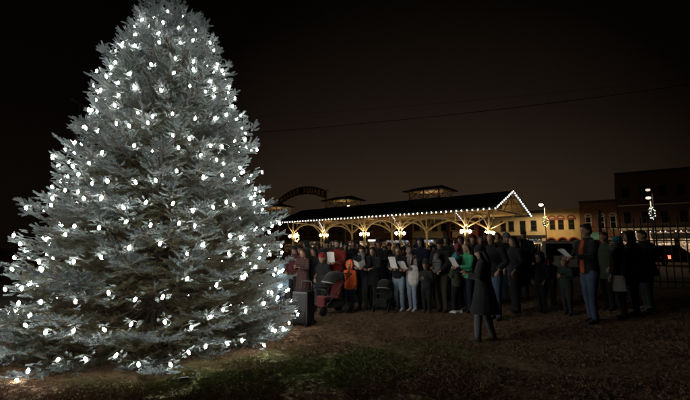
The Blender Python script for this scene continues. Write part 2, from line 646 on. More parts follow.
tree = thing('spruce_tree', 'tall blue spruce strung with white bulbs, standing on the lawn', 'tree', TREE)
rnd = random.Random(11)
trunk = MB()
trunk.tube([(0, 0, -.1), (0.01, 0, .3), (.03, .01, 2), (0, .03, 4), (0.0, 0, 5.85)], [.17, .135, .10, .055, .012], 10)
trunk.v = [lean(v) for v in trunk.v]
trunk.build('trunk', M_BARK, tree, True)
limbs = MB()
SH = []
def add_shoot(p, d, s, age):
    q = d.to_track_quat('Z', 'Y').to_euler()
    q.rotate_axis('Z', rnd.random() * 6.28)
    SH.append((tuple(lean(p)), tuple(q), s, rnd.randrange(5), max(0, min(1, age))))
UP = Vector((0, 0, 1))
z = 0.16
wh = 0
while z < 5.78:
    nb = 16 if z < 3.5 else (13 if z < 5 else 10)
    off = rnd.random() * 6.28
    for k in range(nb):
        th = off + 2 * math.pi * (k + rnd.uniform(-.3, .3)) / nb
        z0 = z + rnd.uniform(-.1, .1)
        up = 0.02 + 0.62 * (z0 / 6.2) ** 1.5               # rise per length: ascending towards the top
        zt = z0
        for _ in range(3):
            rt = prof(zt) * lump(th, zt)
            zt = z0 + up * rt
        rt *= rnd.uniform(.84, 1.03)
        if rnd.random() < .12:
            rt *= rnd.uniform(.6, .8)
        if z0 < 1.5:
            zt = max(.04, zt - (.10 + .22 * rnd.random()) * (1 - sstep(.25, 1.5, z0)))
        dirh = Vector((math.cos(th), math.sin(th), 0))
        sag = -0.10 * rt * (1 - z0 / 6.2)
        npt = 12
        side_dev = rnd.uniform(-.12, .12) * rt
        sdv = Vector((-math.sin(th), math.cos(th), 0))
        P = []
        for i in range(npt + 1):
            u = i / npt
            zz = z0 + (zt - z0) * u + sag * math.sin(math.pi * u) * (1 - .3 * u) + 0.05 * u ** 4
            P.append(dirh * rt * u + sdv * side_dev * u * u + UP * max(zz, .05))
        limbs.tube(P, [max(.004, (.013 + .014 * rt / 2.5) * (1 - .85 * i / npt)) for i in range(npt + 1)], 5)
        # branchlets
        Ltot = rt
        s = max(0.12 * Ltot, Ltot - 1.6)
        sgn = 1
        while s < Ltot:
            u = s / Ltot
            i = min(npt - 1, int(u * npt))
            fr = u * npt - i
            p = P[i].lerp(P[i + 1], fr)
            t = (P[i + 1] - P[i]).normalized()
            sd = t.cross(UP).normalized()
            dt = Ltot - s
            ls = min(.42, .10 + .40 * dt) * rnd.uniform(.6, 1.1)
            ang = rnd.uniform(.75, 1.1)
            d = (t * math.cos(ang) + sd * sgn * math.sin(ang) + UP * rnd.uniform(-.3, .35)).normalized()
            sgn = -sgn
            # shoots along the branchlet
            q = 0.03
            s2 = 1
            if dt < 1.0:
                limbs.tube([p, p + d * ls], [.0045, .002], 3, cap=False)
            while q < ls:
                pp = p + d * q + UP * (-.04 * q * q / .25)
                rr_ = math.hypot(pp.x, pp.y)
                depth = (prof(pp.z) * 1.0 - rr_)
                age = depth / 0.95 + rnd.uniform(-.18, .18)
                a2 = rnd.uniform(.6, 1.0)
                sd2 = d.cross(UP).normalized()
                dd = (d * math.cos(a2) + sd2 * s2 * math.sin(a2) + UP * rnd.uniform(-.35, .75)).normalized()
                if pp.z > .03:
                    add_shoot(pp, dd, rnd.uniform(.5, 1.0), age)
                s2 = -s2
                q += rnd.uniform(.023, .038) * (1.0 if dt < .9 else 1.7)
            if p.z + d.z * ls > .03:
                add_shoot(p + d * ls * .96, d + UP * .1, rnd.uniform(.8, 1.15), (prof(p.z) - math.hypot(p.x, p.y)) / .95 - .1)
            # upright shoots on top of the branch
            if rnd.random() < .7:
                add_shoot(p, (t * .7 + UP * .7 + sd * rnd.uniform(-.5, .5)).normalized(), rnd.uniform(.5, .9), dt / 1.1 + rnd.uniform(-.1, .2))
            s += rnd.uniform(.046, .074) * (1.0 if dt < .9 else 1.6)
        for _ in range(3):
            add_shoot(P[-1], ((P[-1] - P[-2]).normalized() + Vector((rnd.uniform(-.5, .5), rnd.uniform(-.5, .5), rnd.uniform(-.1, .5)))).normalized(), rnd.uniform(.8, 1.2), 0)
    z += (0.15 if z < 4.5 else 0.13) * rnd.uniform(.8, 1.2)
    wh += 1
# leaders at the very top
for k in range(30):
    th = rnd.random() * 6.28
    zz = rnd.uniform(5.25, 5.78)
    r0 = prof(zz) * rnd.uniform(.3, .9)
    base = Vector((math.cos(th) * r0, math.sin(th) * r0, zz))
    d = Vector((math.cos(th) * .35, math.sin(th) * .35, 1)).normalized()
    ln = rnd.uniform(.18, .4)
    limbs.tube([base, base + d * ln], [.006, .003], 4)
    q = 0
    while q < ln:
        a = rnd.random() * 6.28
        dd = (d * .7 + Vector((math.cos(a), math.sin(a), .1)) * .7).normalized()
        add_shoot(base + d * q, dd, rnd.uniform(.45, .8) * (1 - .4 * q / ln), .05)
        q += .014
    add_shoot(base + d * ln, d, 1.0, 0)
limbs.v = [lean(v) for v in limbs.v]
limbs.build('limbs', M_BARK, tree, True)
# ---- strings of white bulbs wound round the spruce
M_BULB = emis('warm_white_bulb', (1.0, 0.965, 0.90), E_TREE)
M_WIRE = mat('dark_green_wire', (0.012, 0.02, 0.014), 0.6)
bulb = MB()
bulb.lathe([(.005, -.032), (.011, -.025), (.0155, -.011), (.016, .002), (.012, .014), (.007, .022)], 8)
ME_BULB = bulb.mesh('bulb', M_BULB, True)
sock = MB()
sock.lathe([(.010, .020), (.012, .022), (.012, .048), (.006, .052)], 6)
ME_SOCK = sock.mesh('socket', M_WIRE, True)
rnd = random.Random(5)
th = -2.0
nstr = 15
zlev = 0.32
placed = 0
ORD = 'first second third fourth fifth sixth seventh eighth ninth tenth eleventh twelfth thirteenth fourteenth fifteenth'.split()
GRP_STR = 'strings of white bulbs wound round the spruce'
for si in range(nstr):
    z0 = 0.17 + (5.86 - 0.17) * (si / nstr) ** .93
    z1 = 0.17 + (5.86 - 0.17) * ((si + 1) / nstr) ** .93
    root = thing('string_lights', 'white bulb string wound round the spruce, %s' % (('lowest turn above its skirt' if si == 0 else 'topmost turn below its tip') if si in (0, nstr - 1) else '%s turn up from its skirt' % ORD[si]), 'string lights', TREE + Vector((0, 0, z0)), 0, GRP_STR)
    zz = 0.0
    pts = []
    t0 = th
    while th - t0 < 2 * math.pi:
        f = (th - t0) / (2 * math.pi)
        z_ = z0 + (z1 - z0) * f + 0.085 * math.sin(th * 3.1 + si) + rnd.uniform(-.09, .09)
        z_ = max(.10, z_)
        r_ = prof(z_) * lump(th, z_) * (rnd.uniform(.86, 1.0) if z_ > .5 else rnd.uniform(.96, 1.04))
        pts.append(lean((math.cos(th) * r_, math.sin(th) * r_, z_)) - Vector((0, 0, z0)))
        th += rnd.uniform(.24, .38) / max(r_, .35)
    wire = MB()
    path = []
    for a_, b_ in zip(pts, pts[1:]):
        for q in range(4):
            u = q / 4
            p = a_.lerp(b_, u)
            p = p * 1.0
            p.z -= 0.06 * math.sin(math.pi * u) - .05
            path.append(p)
    if len(path) > 2:
        wire.tube(path, .0035, 3)
        wire.build('wire', M_WIRE, root)
    for p in pts:
        b = link('bulb', ME_BULB, root, p, (rnd.uniform(-.6, .6), rnd.uniform(-.6, .6), 0))
        placed += 1
        P = p + Vector((0, 0, z0))
        out = Vector((P.x, P.y, 0)).normalized()
        for q in range(6):  # extra shoots added close round the bulb to catch its light as a halo
            a = rnd.random() * 6.28
            tan = Vector((-out.y, out.x, 0))
            off = tan * math.cos(a) * rnd.uniform(.05, .11) + UP * math.sin(a) * rnd.uniform(.045, .10) - out * rnd.uniform(.03, .12)
            dd = (out * rnd.uniform(.5, 1.0) + tan * math.cos(a) * .5 + UP * rnd.uniform(-.2, .5)).normalized()
            SH.append((tuple(P + off - dd * .05), tuple(dd.to_track_quat('Z', 'Y').to_euler()), rnd.uniform(.6, 1.0), rnd.randrange(5), rnd.uniform(0, .45)))
shoots = [loose('shoot', shoot_mesh(i)) for i in range(5)]
crown = scatter('crown', SH, shoots, tree)

# the loose end of the lowest string, lying on the ground by the tree's skirt
pe = at(31, 4.98)
root = thing('string_lights', 'loose end of a bulb string lying on bare ground under the skirt', 'string lights', (pe.x, pe.y, gz(pe.x, pe.y)), 0)
w_ = MB()
w_.tube([(0, 0, .05), (.06, .12, .03), (.16, .25, .015), (.2, .45, .2), (.25, .6, .45)], .0035, 4)
w_.build('wire', M_WIRE, root)
link('bulb', ME_BULB, root, (0, 0, .03), (.9, .5, 0))

# a plug connection lying on the grass
pg = at(191, 5.02)
root = thing('extension_plug', 'small dark cord plug lying on grass before the spruce', 'plug', (pg.x, pg.y, gz(pg.x, pg.y) + .01), .4)
MB().cham(-.05, .05, -.02, .02, .0, .035, .008).build('plug_body', M_WIRE, root)
w_ = MB()
w_.tube([(.05, 0, .015), (.13, .03, .012), (.16, .2, .01), (.05, .5, .01), (-.2, .8, .01)], .006, 5)
w_.tube([(-.05, 0, .015), (-.11, -.02, .03), (-.14, .05, .012), (-.1, .12, .01)], .006, 5)
w_.build('cord', M_WIRE, root)

# ------------------------------------------------------------------ grass
def tuft(i, n, h, spread):
    r_ = random.Random(300 + i)
    vs, fs = [], []
    for k in range(n):
        a = r_.random() * 6.28
        b = Vector((r_.uniform(-spread, spread), r_.uniform(-spread, spread), -.004))
        l = h * r_.uniform(.5, 1.15)
        lean = Vector((math.cos(a), math.sin(a), 0)) * l * r_.uniform(.2, 1.1)
        s = Vector((-math.sin(a), math.cos(a), 0)) * .0013
        o = len(vs)
        vs += [b - s, b + s, b + lean * .4 + UP * l * .62 + s * .8, b + lean + UP * l * .8, b + lean * .4 + UP * l * .62 - s * .8]
        fs.append((o, o + 1, o + 2, o + 3, o + 4))
    me = bpy.data.meshes.new('tuft')
    me.from_pydata([tuple(v) for v in vs], [], fs)
    me.materials.append(M_GRASS)
    return me
M_GRASS = lawn_mat('grass_blades', 1.15, False)
tufts = [loose('tuft', tuft(i, 20, .020 + .005 * i, .04)) for i in range(4)]
rnd = random.Random(23)
G = []
while len(G) < 80000:
    d = 3.3 + 7.1 * rnd.random() ** 1.35
    px = rnd.uniform(-40, 730)
    x = (px - CX) / F * d
    dt_ = math.hypot(x - TREE.x, d - TREE.y)
    if dt_ < 1.9 and rnd.random() < .9:
        continue
    sc_ = rnd.uniform(.6, 1.25)
    nn = mnoise.noise(Vector((x * 1.3, d * 1.3, 3)))
    if nn < -.1:
        sc_ *= .55
    G.append(((x, d, gz(x, d)), (rnd.uniform(-.15, .15), rnd.uniform(-.15, .15), rnd.random() * 6.28), sc_, rnd.randrange(4), 0.0))
gro = scatter('grass', G, tufts)
gro['label'] = 'short patchy grass and dry thatch covering the lawn'
gro['category'] = 'grass'
# ================================================================== the market pavilion
PU = Vector((-0.733, 0.680, 0))      # along the eave, away to the left
PV = Vector((0.680, 0.733, 0))       # across, away
PC = Vector((152 / F * 28.1, 28.1, 0))   # ground point under the front eave corner
PANG = math.atan2(PU.y, PU.x)
# local frame: x along PU, y along -PV (so z stays up); across distance c has y = -c
def pl(a, c, z):
    return (a, -c, z)
EZ, RZ, BZ = 4.50, 5.90, 4.30        # front eave, ridge, back eave heights
CR, CB = 3.2, 6.9                    # ridge and back eave, across
LEN = 24.5
M_ROOF = mat('dark_shingle_roof', (0.055, 0.048, 0.045), 0.75, var=0.35, scale=3, bump=0.6, bscale=14)
M_CREAM = mat('cream_painted_steel', (0.55, 0.46, 0.30), 0.5, var=0.12, scale=4)
M_WOOD = mat('roof_boards', (0.42, 0.30, 0.16), 0.6, var=0.3, scale=5)
M_DARKSTEEL = mat('dark_steel', (0.03, 0.028, 0.027), 0.5, metal=0.3, var=0.2)
M_GLOBE = emis('lamp_globe', (1.0, 0.70, 0.34), E_GLOBE)
M_EAVE = emis('eave_bulb', (1.0, 0.96, 0.88), E_EAVE)
M_COOL = emis('cool_led', (0.80, 0.86, 1.0), 4.0)
pav = thing('market_pavilion', 'long open market pavilion with dark gable roof and lit cream arches', 'pavilion', PC, PANG)

def slab(mb, p, q, th):
    """a sloped sheet between two lines p0-p1 and q0-q1, with thickness"""
    (p0, p1), (q0, q1) = p, q
    vs = [Vector(x) for x in (p0, p1, q1, q0)]
    vs += [v - Vector((0, 0, th)) for v in vs]
    mb.add(vs, [(0, 1, 2, 3), (7, 6, 5, 4), (0, 4, 5, 1), (1, 5, 6, 2), (2, 6, 7, 3), (3, 7, 4, 0)])
roof = MB()
slab(roof, (pl(-.0, 0, EZ), pl(LEN, 0, EZ)), (pl(-.0, CR, RZ), pl(LEN, CR, RZ)), .07)
slab(roof, (pl(-.0, CB, BZ), pl(LEN, CB, BZ)), (pl(-.0, CR + .001, RZ), pl(LEN, CR + .001, RZ)), .07)
ro = roof.build('roof', M_ROOF, pav)
# shingle courses: thin proud strips along the slope
for k in range(1, 14):
    u = k / 14
    st = MB()
    z_ = EZ + (RZ - EZ) * u
    st.box(0.01, LEN - .01, -(CR * u) - .03, -(CR * u) + .03, z_ - .01, z_ + .022)
    st.build('shingle_course', M_ROOF, ro)
ce = MB()
slab(ce, (pl(.12, .12, EZ - .03), pl(LEN - .1, .12, EZ - .03)), (pl(.12, CR, RZ - .085), pl(LEN - .1, CR, RZ - .085)), .03)
slab(ce, (pl(.12, CB - .12, BZ - .03), pl(LEN - .1, CB - .12, BZ - .03)), (pl(.12, CR + .01, RZ - .085), pl(LEN - .1, CR + .01, RZ - .085)), .03)
ce.build('ceiling_boards', M_WOOD, pav)
fa = MB()
fa.box(-.02, LEN, -.04, .02, EZ - .20, EZ - .01)
fa.box(-.02, LEN, -(CB + .02), -(CB - .04), BZ - .20, BZ - .01)
fa.build('fascia', M_DARKSTEEL, pav)
rk = MB()
for (c0, z0, c1, z1) in ((0, EZ, CR, RZ), (CB, BZ, CR, RZ)):
    slab(rk, (pl(-.05, c0, z0 - .01), pl(.05, c0, z0 - .01)), (pl(-.05, c1, z1 - .01), pl(.05, c1, z1 - .01)), .22)
rk.build('rake_board', M_DARKSTEEL, pav)
# columns, found where their pixels cut the two rows
FRONT_C, BACK_C = 1.25, 5.65
def on_row(px, c):
    k = (px - CX) / F
    o = PC + PV * c
    # o.x + a*PU.x = k*(o.y + a*PU.y)
    return (k * o.y - o.x) / (PU.x - k * PU.y)
cols_front = [on_row(p, FRONT_C) for p in (465.5, 400, 364.5, 324)]
cols_front.append(cols_front[-1] + 5.0)
cols_back = [cols_front[0]] + [a for a in cols_front[1:]]
colmb = MB()
colmb.lathe([(.22, 0), (.22, .5), (.16, .55), (.11, .62), (.10, 2.9), (.15, 2.95), (.15, 3.05), (.09, 3.06)], 14)
ME_COL = colmb.mesh('column', M_CREAM, True)
armb = MB()
armb.tube([(-.34, 0, 2.62), (-.2, 0, 2.50), (0, 0, 2.46), (.2, 0, 2.50), (.34, 0, 2.62)], .025, 8)
armb.lathe([(.09, 2.60), (.10, 2.63), (.05, 2.66)], 10, Matrix.Translation((-.34, 0, 0)))
armb.lathe([(.09, 2.60), (.10, 2.63), (.05, 2.66)], 10, Matrix.Translation((.34, 0, 0)))
ME_ARM = armb.mesh('lamp_arm', M_DARKSTEEL, True)
gl = MB()
gl.ball((0, 0, 0), (.12, .12, .13), sub=2)
ME_GLOBE = gl.mesh('lamp_globe', M_GLOBE, True)
def arch(mb, a, b, z0, rise, r, n=12, flat=0.0):
    a, b = Vector(a), Vector(b)
    pts = []
    for i in range(n + 1):
        u = i / n
        p = a.lerp(b, u)
        p.z = z0 + rise * (1 - abs(2 * u - 1) ** 2.2)
        pts.append(p)
    mb.tube(pts, [(r, r * 1.6)] * len(pts), 6, side=(b - a).cross(UP).normalized())
    return pts
def ztop(c):
    return EZ + (RZ - EZ) * c / CR if c <= CR else BZ + (RZ - BZ) * (CB - c) / (CB - CR)
for ci, a in enumerate(cols_front):
    for c in (FRONT_C, BACK_C):
        co_ = link('column', ME_COL, pav, pl(a, c, 0))
        st = MB()
        st.tube([pl(0, 0, 3.0), pl(0, 0, ztop(c) - .14)], .09, 10)
        st.build('column_head', M_CREAM, co_, True)
        lampang = -PANG + R(8)       # lamp arms run roughly across the view
        if c == FRONT_C or ci == 0:
            link('lamp_arm', ME_ARM, co_, None, (0, 0, lampang))
        for sx in ((-1, 1) if (c == FRONT_C or ci == 0) else ()):
            g_ = link('lamp_globe', ME_GLOBE, co_, Matrix.Rotation(lampang, 3, 'Z') @ Vector((sx * .34, 0, 2.80)))
    # cross frame: arch, tie, rafters and posts
    fr = MB()
    arch(fr, pl(a, FRONT_C, 0), pl(a, BACK_C, 0), 3.05, 1.2, .05)
    fr.tube([pl(a, FRONT_C, 4.3), pl(a, BACK_C, 4.3)], .055, 6)
    fr.tube([pl(a, .15, EZ - .17), pl(a, CR, RZ - .20)], .07, 6)
    fr.tube([pl(a, CB - .15, BZ - .17), pl(a, CR, RZ - .20)], .07, 6)
    fr.tube([pl(a, CR, 4.3), pl(a, CR, RZ - .2)], .05, 6)
    fr.tube([pl(a, CR - 1.1, 4.3), pl(a, CR, RZ - .35)], .04, 6)
    fr.tube([pl(a, CR + 1.1, 4.3), pl(a, CR, RZ - .35)], .04, 6)
    fr.build('cross_frame', M_CREAM, pav, True)
    for c, sg in ((FRONT_C, -1), (BACK_C, 1)):
        k_ = MB()
        k_.tube([pl(a, c, 3.2), pl(a, c + sg * .55, 3.75), pl(a, c + sg * .95, ztop(c + sg * .95) - .17)], .05, 6)
        k_.build('eave_bracket', M_CREAM, pav, True)
for c in (FRONT_C, BACK_C):
    ends = [0.3] + cols_front + [LEN - .3]
    for a, b in zip(cols_front, cols_front[1:]):
        m_ = MB()
        arch(m_, pl(a, c, 0), pl(b, c, 0), 3.05, 1.0, .055, 16)
        m_.build('arch', M_CREAM, pav, True)
        for u in (.14, .86, .28, .72):
            p_ = Vector(pl(a, c, 0)).lerp(Vector(pl(b, c, 0)), u)
            z0_ = 3.05 + 1.0 * (1 - abs(2 * u - 1) ** 2.2)
            m2 = MB()
            m2.tube([(p_.x, p_.y, z0_), (p_.x, p_.y, 4.36)], .03, 6)
            m2.build('hanger', M_CREAM, pav)
    m_ = MB()
    m_.tube([pl(cols_front[0], c, 3.1), pl(cols_front[0] * .45, c, 3.8), pl(.15, c, ztop(c) - .28)], .055, 8)
    m_.build('arch', M_CREAM, pav, True)
    b_ = MB()
    b_.box(.1, LEN - .1, -c - .07, -c + .07, 4.36, 4.60)
    b_.build('wall_beam', M_WOOD, pav)
for c in (.65, 1.9, 2.6, 4.0, 4.9, 6.3):
    b_ = MB()
    b_.box(.1, LEN - .1, -c - .05, -c + .05, ztop(c) - .22, ztop(c) - .105)
    b_.build('purlin', M_WOOD, pav)
# gable truss at the open end
gt = MB()
gt.tube([pl(.12, .5, 4.22), pl(.12, CB - .5, 4.15)], .06, 6)
gt.tube([pl(.12, CR, 4.2), pl(.12, CR, RZ - .25)], .055, 6)
gt.tube([pl(.12, 1.6, 4.2), pl(.12, CR, RZ - .4)], .045, 6)
gt.tube([pl(.12, 4.9, 4.2), pl(.12, CR, RZ - .4)], .045, 6)
gt.build('gable_truss', M_WOOD, pav, True)

# roof monitors (open cupolas)
def on_ridge(px):
    return on_row(px, CR)
for px in (431, 343, 276):
    a0 = on_ridge(px)
    L2, W2 = 1.55, 1.15
    par = MB()
    zb = RZ - .55
    par.box(a0 - L2, a0 + L2, -(CR + W2), -(CR + W2 - .06), zb - .4, RZ - .12)
    par.box(a0 - L2, a0 + L2, -(CR - W2 + .06), -(CR - W2), zb - .4, RZ - .12)
    par.box(a0 - L2, a0 - L2 + .06, -(CR + W2 - .06), -(CR - W2 + .06), zb - .4, RZ - .12)
    par.box(a0 + L2 - .06, a0 + L2, -(CR + W2 - .06), -(CR - W2 + .06), zb - .4, RZ - .12)
    base = par.build('cupola_curb', M_ROOF, pav)
    for sx in (-1, 0, 1):
        for sy in (-1, 1):
            po = MB()
            po.box(a0 + sx * (L2 - .08) - .05, a0 + sx * (L2 - .08) + .05, -(CR + sy * (W2 - .08)) - .05, -(CR + sy * (W2 - .08)) + .05, RZ - .12, RZ + .66)
            po.build('cupola_post', M_WOOD, base)
    z0_, z1_ = RZ - .10, RZ + .64
    ends_ = []
    for sy in (-1, 1):
        y_ = -(CR + sy * (W2 - .08))
        for sx in (-1, 1):
            ends_.append(((a0 + sx * .1, y_, z0_), (a0 + sx * (L2 - .1), y_, z1_)))
            ends_.append(((a0 + sx * .1, y_ + .04, z1_), (a0 + sx * (L2 - .1), y_ + .04, z0_)))
    for sx in (-1, 1):
        x_ = a0 + sx * (L2 - .08)
        ends_.append(((x_, -(CR - W2 + .1), z0_), (x_, -CR, z1_)))
        ends_.append(((x_, -(CR + W2 - .1), z0_), (x_, -CR, z1_)))
    for e0, e1 in ends_:
        MB().tube([e0, e1], .035, 6).build('cupola_brace', M_WOOD, base)
    ct = MB()
    e = .38
    zt = RZ + .66
    vs = [(a0 - L2 - e, -(CR - W2 - e), zt), (a0 + L2 + e, -(CR - W2 - e), zt), (a0 + L2 + e, -(CR + W2 + e), zt), (a0 - L2 - e, -(CR + W2 + e), zt),
          (a0 - L2 + .35, -CR, zt + .42), (a0 + L2 - .35, -CR, zt + .42)]
    vs += [(x, y, z_ - .07) for x, y, z_ in vs[:4]]
    ct.add(vs, [(0, 1, 5, 4), (2, 3, 4, 5), (1, 2, 5), (3, 0, 4), (0, 6, 7, 1), (1, 7, 8, 2), (2, 8, 9, 3), (3, 9, 6, 0), (6, 9, 8, 7)])
    ct.build('cupola_roof', M_ROOF, base)
    so = MB()
    so.box(a0 - L2 - e + .05, a0 + L2 + e - .05, -(CR + W2 + e - .05), -(CR - W2 - e + .05), zt - .10, zt - .075)
    so.build('cupola_soffit', M_WOOD, base)
    # the bare tube lamp inside each cupola that lights its soffit
    la = MB()
    la.box(a0 - .9, a0 + .9, -CR - .06, -CR + .06, RZ + .015, RZ + .03)
    la.build('cupola_lamp', emis('cupola_lamp', (1.0, 0.72, 0.38), 11.0), base)

# strings of bulbs along the eave and up the gable
eb = MB()
eb.lathe([(.010, -.07), (.022, -.05), (.028, -.02), (.022, .015), (.010, .03)], 8)
ME_EB = eb.mesh('bulb', M_EAVE, True)
def eave_string(name, label, p0, p1, step, grp):
    p0, p1 = Vector(p0), Vector(p1)
    W0 = Matrix.Translation(PC) @ Matrix.Rotation(PANG, 4, 'Z')
    q0, q1 = W0 @ p0, W0 @ p1
    root = thing(name, label, 'string lights', q0, 0, grp)
    n = int((q1 - q0).length / step)
    m_ = MB()
    m_.tube([(0, 0, .03), tuple(q1 - q0 + Vector((0, 0, .03)))], .008, 4)
    m_.build('wire', M_WIRE, root)
    for i in range(n + 1):
        p = (q1 - q0) * (i / n)
        link('bulb', ME_EB, root, (p.x, p.y, p.z - .02), (random.uniform(-.3, .3), random.uniform(-.3, .3), 0))
eave_string('string_lights', 'white bulbs in a straight line under the long eave of the pavilion', pl(.05, -.07, EZ - .16), pl(LEN - .1, -.07, EZ - .16), .42, None)
eave_string('string_lights', 'white bulbs climbing the gable slope next to the long lit eave', pl(-.09, 0, EZ - .05), pl(-.09, CR, RZ - .0), .33, None)
eave_string('string_lights', 'white bulbs running down the gable slope beside the cream shopfront', pl(-.09, CR, RZ), pl(-.09, CB + .05, BZ - .10), .33, None)
# cool white light ropes wound round three of the brackets
led = MB()
led.ball((0, 0, 0), .035, sub=1)
ME_LED = led.mesh('bulb', M_COOL, True)
W0 = Matrix.Translation(PC) @ Matrix.Rotation(PANG, 4, 'Z')
for k, lab in ((0, 'cool white light rope on the bracket nearest the lit gable'), (1, 'cool white light rope on the column bracket before the red wall'), (3, 'cool white light rope on the bracket near the arched sign')):
    a = cols_front[k]
    p0, p1 = W0 @ Vector(pl(a - .15, FRONT_C, 3.15)), W0 @ Vector(pl(a + .75, FRONT_C, 4.25))
    root = thing('light_rope', lab, 'light rope', p0)
    m_ = MB()
    m_.tube([(0, 0, 0), tuple(p1 - p0)], .03, 6)
    m_.build('rope', M_CREAM, root)
    for i in range(9):
        link('bulb', ME_LED, root, tuple((p1 - p0) * (i / 8) + Vector((0, -.05, 0))))

# ================================================================== arched sign over the square's entrance
M_SIGN = mat('sign_band', (0.035, 0.03, 0.03), 0.5, var=0.2)
M_LET = mat('gilt_letters', (0.80, 0.52, 0.26), 0.45, var=0.1)
M_RIM = mat('pale_rim', (0.75, 0.66, 0.50), 0.4, var=0.05)
sd_ = 58.0
sgc = at(301, sd_)
sg = thing('arched_sign', 'dark arched sign with gilt capital letters on two posts behind the pavilion', 'sign', (sgc.x, sgc.y, 0), R(-48))
W_, zs, zr = 6.0, 8.5, 1.25
def arc_pt(u, extra=0.0):
    x = -W_ + 2 * W_ * u
    return x, zs + zr * (1 - (2 * u - 1) ** 2) + extra
poly = [arc_pt(i / 24, .52) for i in range(25)] + [arc_pt(1 - i / 24, -.52) for i in range(25)]
m_ = MB()
m_.prism(poly, -.05, .05)
bo = m_.build('sign_board', M_SIGN, sg)
for nm, e_ in (('top_rim', .56), ('bottom_rim', -.56)):
    m_ = MB()
    m_.tube([(arc_pt(i / 24, e_)[0], -.03, arc_pt(i / 24, e_)[1]) for i in range(25)], .045, 6)
    m_.build(nm, M_RIM if nm == 'bottom_rim' else M_SIGN, sg, True)
for sx in (-1, 1):
    m_ = MB()
    m_.box(sx * W_ - .09, sx * W_ + .09, -.09, .09, 0, zs + .75)
    m_.lathe([(.13, zs + .75), (.13, zs + .80), (.03, zs + .92)], 8, Matrix.Translation((sx * W_, 0, 0)))
    m_.build('post', M_RIM, sg)
TXT = 'MARKET SQUARE'
for i, ch in enumerate(TXT):
    if ch == ' ':
        continue
    u = .075 + .85 * i / (len(TXT) - 1)
    x, z_ = arc_pt(u)
    slope = math.atan2(zr * -4 * (2 * u - 1), 2 * W_)
    cu = bpy.data.curves.new('letter', 'FONT')
    cu.body = ch
    cu.size = 1.0
    cu.extrude = .03
    cu.align_x = 'CENTER'
    cu.align_y = 'CENTER'
    tmp = bpy.data.objects.new('letter_tmp', cu)
    me = bpy.data.meshes.new_from_object(tmp)
    bpy.data.objects.remove(tmp)
    me.name = 'letter'
    me.materials.clear()
    me.materials.append(M_LET)
    link('letter', me, bo, (x, -.085, z_), (R(90), -slope, 0))

# ================================================================== street front
def wallrect(W, H, opens, depth):
    """wall panel 0..W x 0..H in x,z with rectangular openings, front face at y=0, back at y=depth"""
    xs_ = sorted({0, W, *[o[0] for o in opens], *[o[1] for o in opens]})
    zs_ = sorted({0, H, *[o[2] for o in opens], *[o[3] for o in opens]})
    def solid(i, j):
        if i < 0 or j < 0 or i >= len(xs_) - 1 or j >= len(zs_) - 1:
            return False
        cx, cz = (xs_[i] + xs_[i + 1]) / 2, (zs_[j] + zs_[j + 1]) / 2
        return not any(o[0] < cx < o[1] and o[2] < cz < o[3] for o in opens)
    mb = MB()
    for i in range(len(xs_) - 1):
        for j in range(len(zs_) - 1):
            if not solid(i, j):
                continue
            x0, x1, z0, z1 = xs_[i], xs_[i + 1], zs_[j], zs_[j + 1]
            mb.add([(x0, 0, z0), (x1, 0, z0), (x1, 0, z1), (x0, 0, z1)], [(0, 1, 2, 3)])
            for di, dj, q in ((-1, 0, ((x0, z0), (x0, z1))), (1, 0, ((x1, z0), (x1, z1))), (0, -1, ((x0, z0), (x1, z0))), (0, 1, ((x0, z1), (x1, z1)))):
                if not solid(i + di, j + dj):
                    (xa, za), (xb, zb) = q
                    mb.add([(xa, 0, za), (xb, 0, zb), (xb, depth, zb), (xa, depth, za)], [(0, 1, 2, 3)])
    return mb
def brick_mat(name, c1, c2, cm, sc_=1.0):
    m = bpy.data.materials.new(name)
    m.use_nodes = True
    t = m.node_tree
    b = t.nodes['Principled BSDF']
    b.inputs['Roughness'].default_value = 0.85
    c = N(t, 'ShaderNodeTexCoord')
    mp = N(t, 'ShaderNodeMapping')
    mp.inputs['Rotation'].default_value = (R(-90), 0, 0)
    t.links.new(c.outputs['Object'], mp.inputs['Vector'])
    br = N(t, 'ShaderNodeTexBrick')
    br.inputs['Scale'].default_value = 2.2 * sc_
    br.inputs['Color1'].default_value = (*c1, 1)
    br.inputs['Color2'].default_value = (*c2, 1)
    br.inputs['Mortar'].default_value = (*cm, 1)
    t.links.new(mp.outputs[0], br.inputs['Vector'])
    nz_ = N(t, 'ShaderNodeTexNoise')
    nz_.inputs['Scale'].default_value = 1.3
    nz_.inputs['Detail'].default_value = 6
    t.links.new(c.outputs['Object'], nz_.inputs['Vector'])
    mr_ = N(t, 'ShaderNodeMapRange')
    mr_.inputs['To Min'].default_value = .6
    mr_.inputs['To Max'].default_value = 1.4
    t.links.new(nz_.outputs['Fac'], mr_.inputs['Value'])
    mx_ = N(t, 'ShaderNodeVectorMath', operation='SCALE')
    t.links.new(br.outputs['Color'], mx_.inputs[0])
    t.links.new(mr_.outputs[0], mx_.inputs['Scale'])
    t.links.new(mx_.outputs[0], b.inputs['Base Color'])
    return m
M_BR1 = brick_mat('red_brick', (0.27, 0.105, 0.07), (0.20, 0.08, 0.055), (0.2, 0.16, 0.13))
M_BR2 = brick_mat('dark_brick', (0.12, 0.055, 0.045), (0.09, 0.045, 0.04), (0.10, 0.08, 0.075))
M_YEL = mat('yellow_plaster', (0.50, 0.36, 0.17), 0.8, var=0.12, scale=1.2, bump=0.2, bscale=20)
M_CRM = mat('cream_plaster', (0.48, 0.39, 0.25), 0.8, var=0.12, scale=1.2, bump=0.2, bscale=20)
M_REDT = mat('dark_red_trim', (0.22, 0.035, 0.03), 0.6, var=0.15)
M_REDW = mat('red_board_wall', (0.25, 0.05, 0.04), 0.7, var=0.2)
M_WHT = mat('white_frame', (0.70, 0.68, 0.62), 0.5, var=0.06)
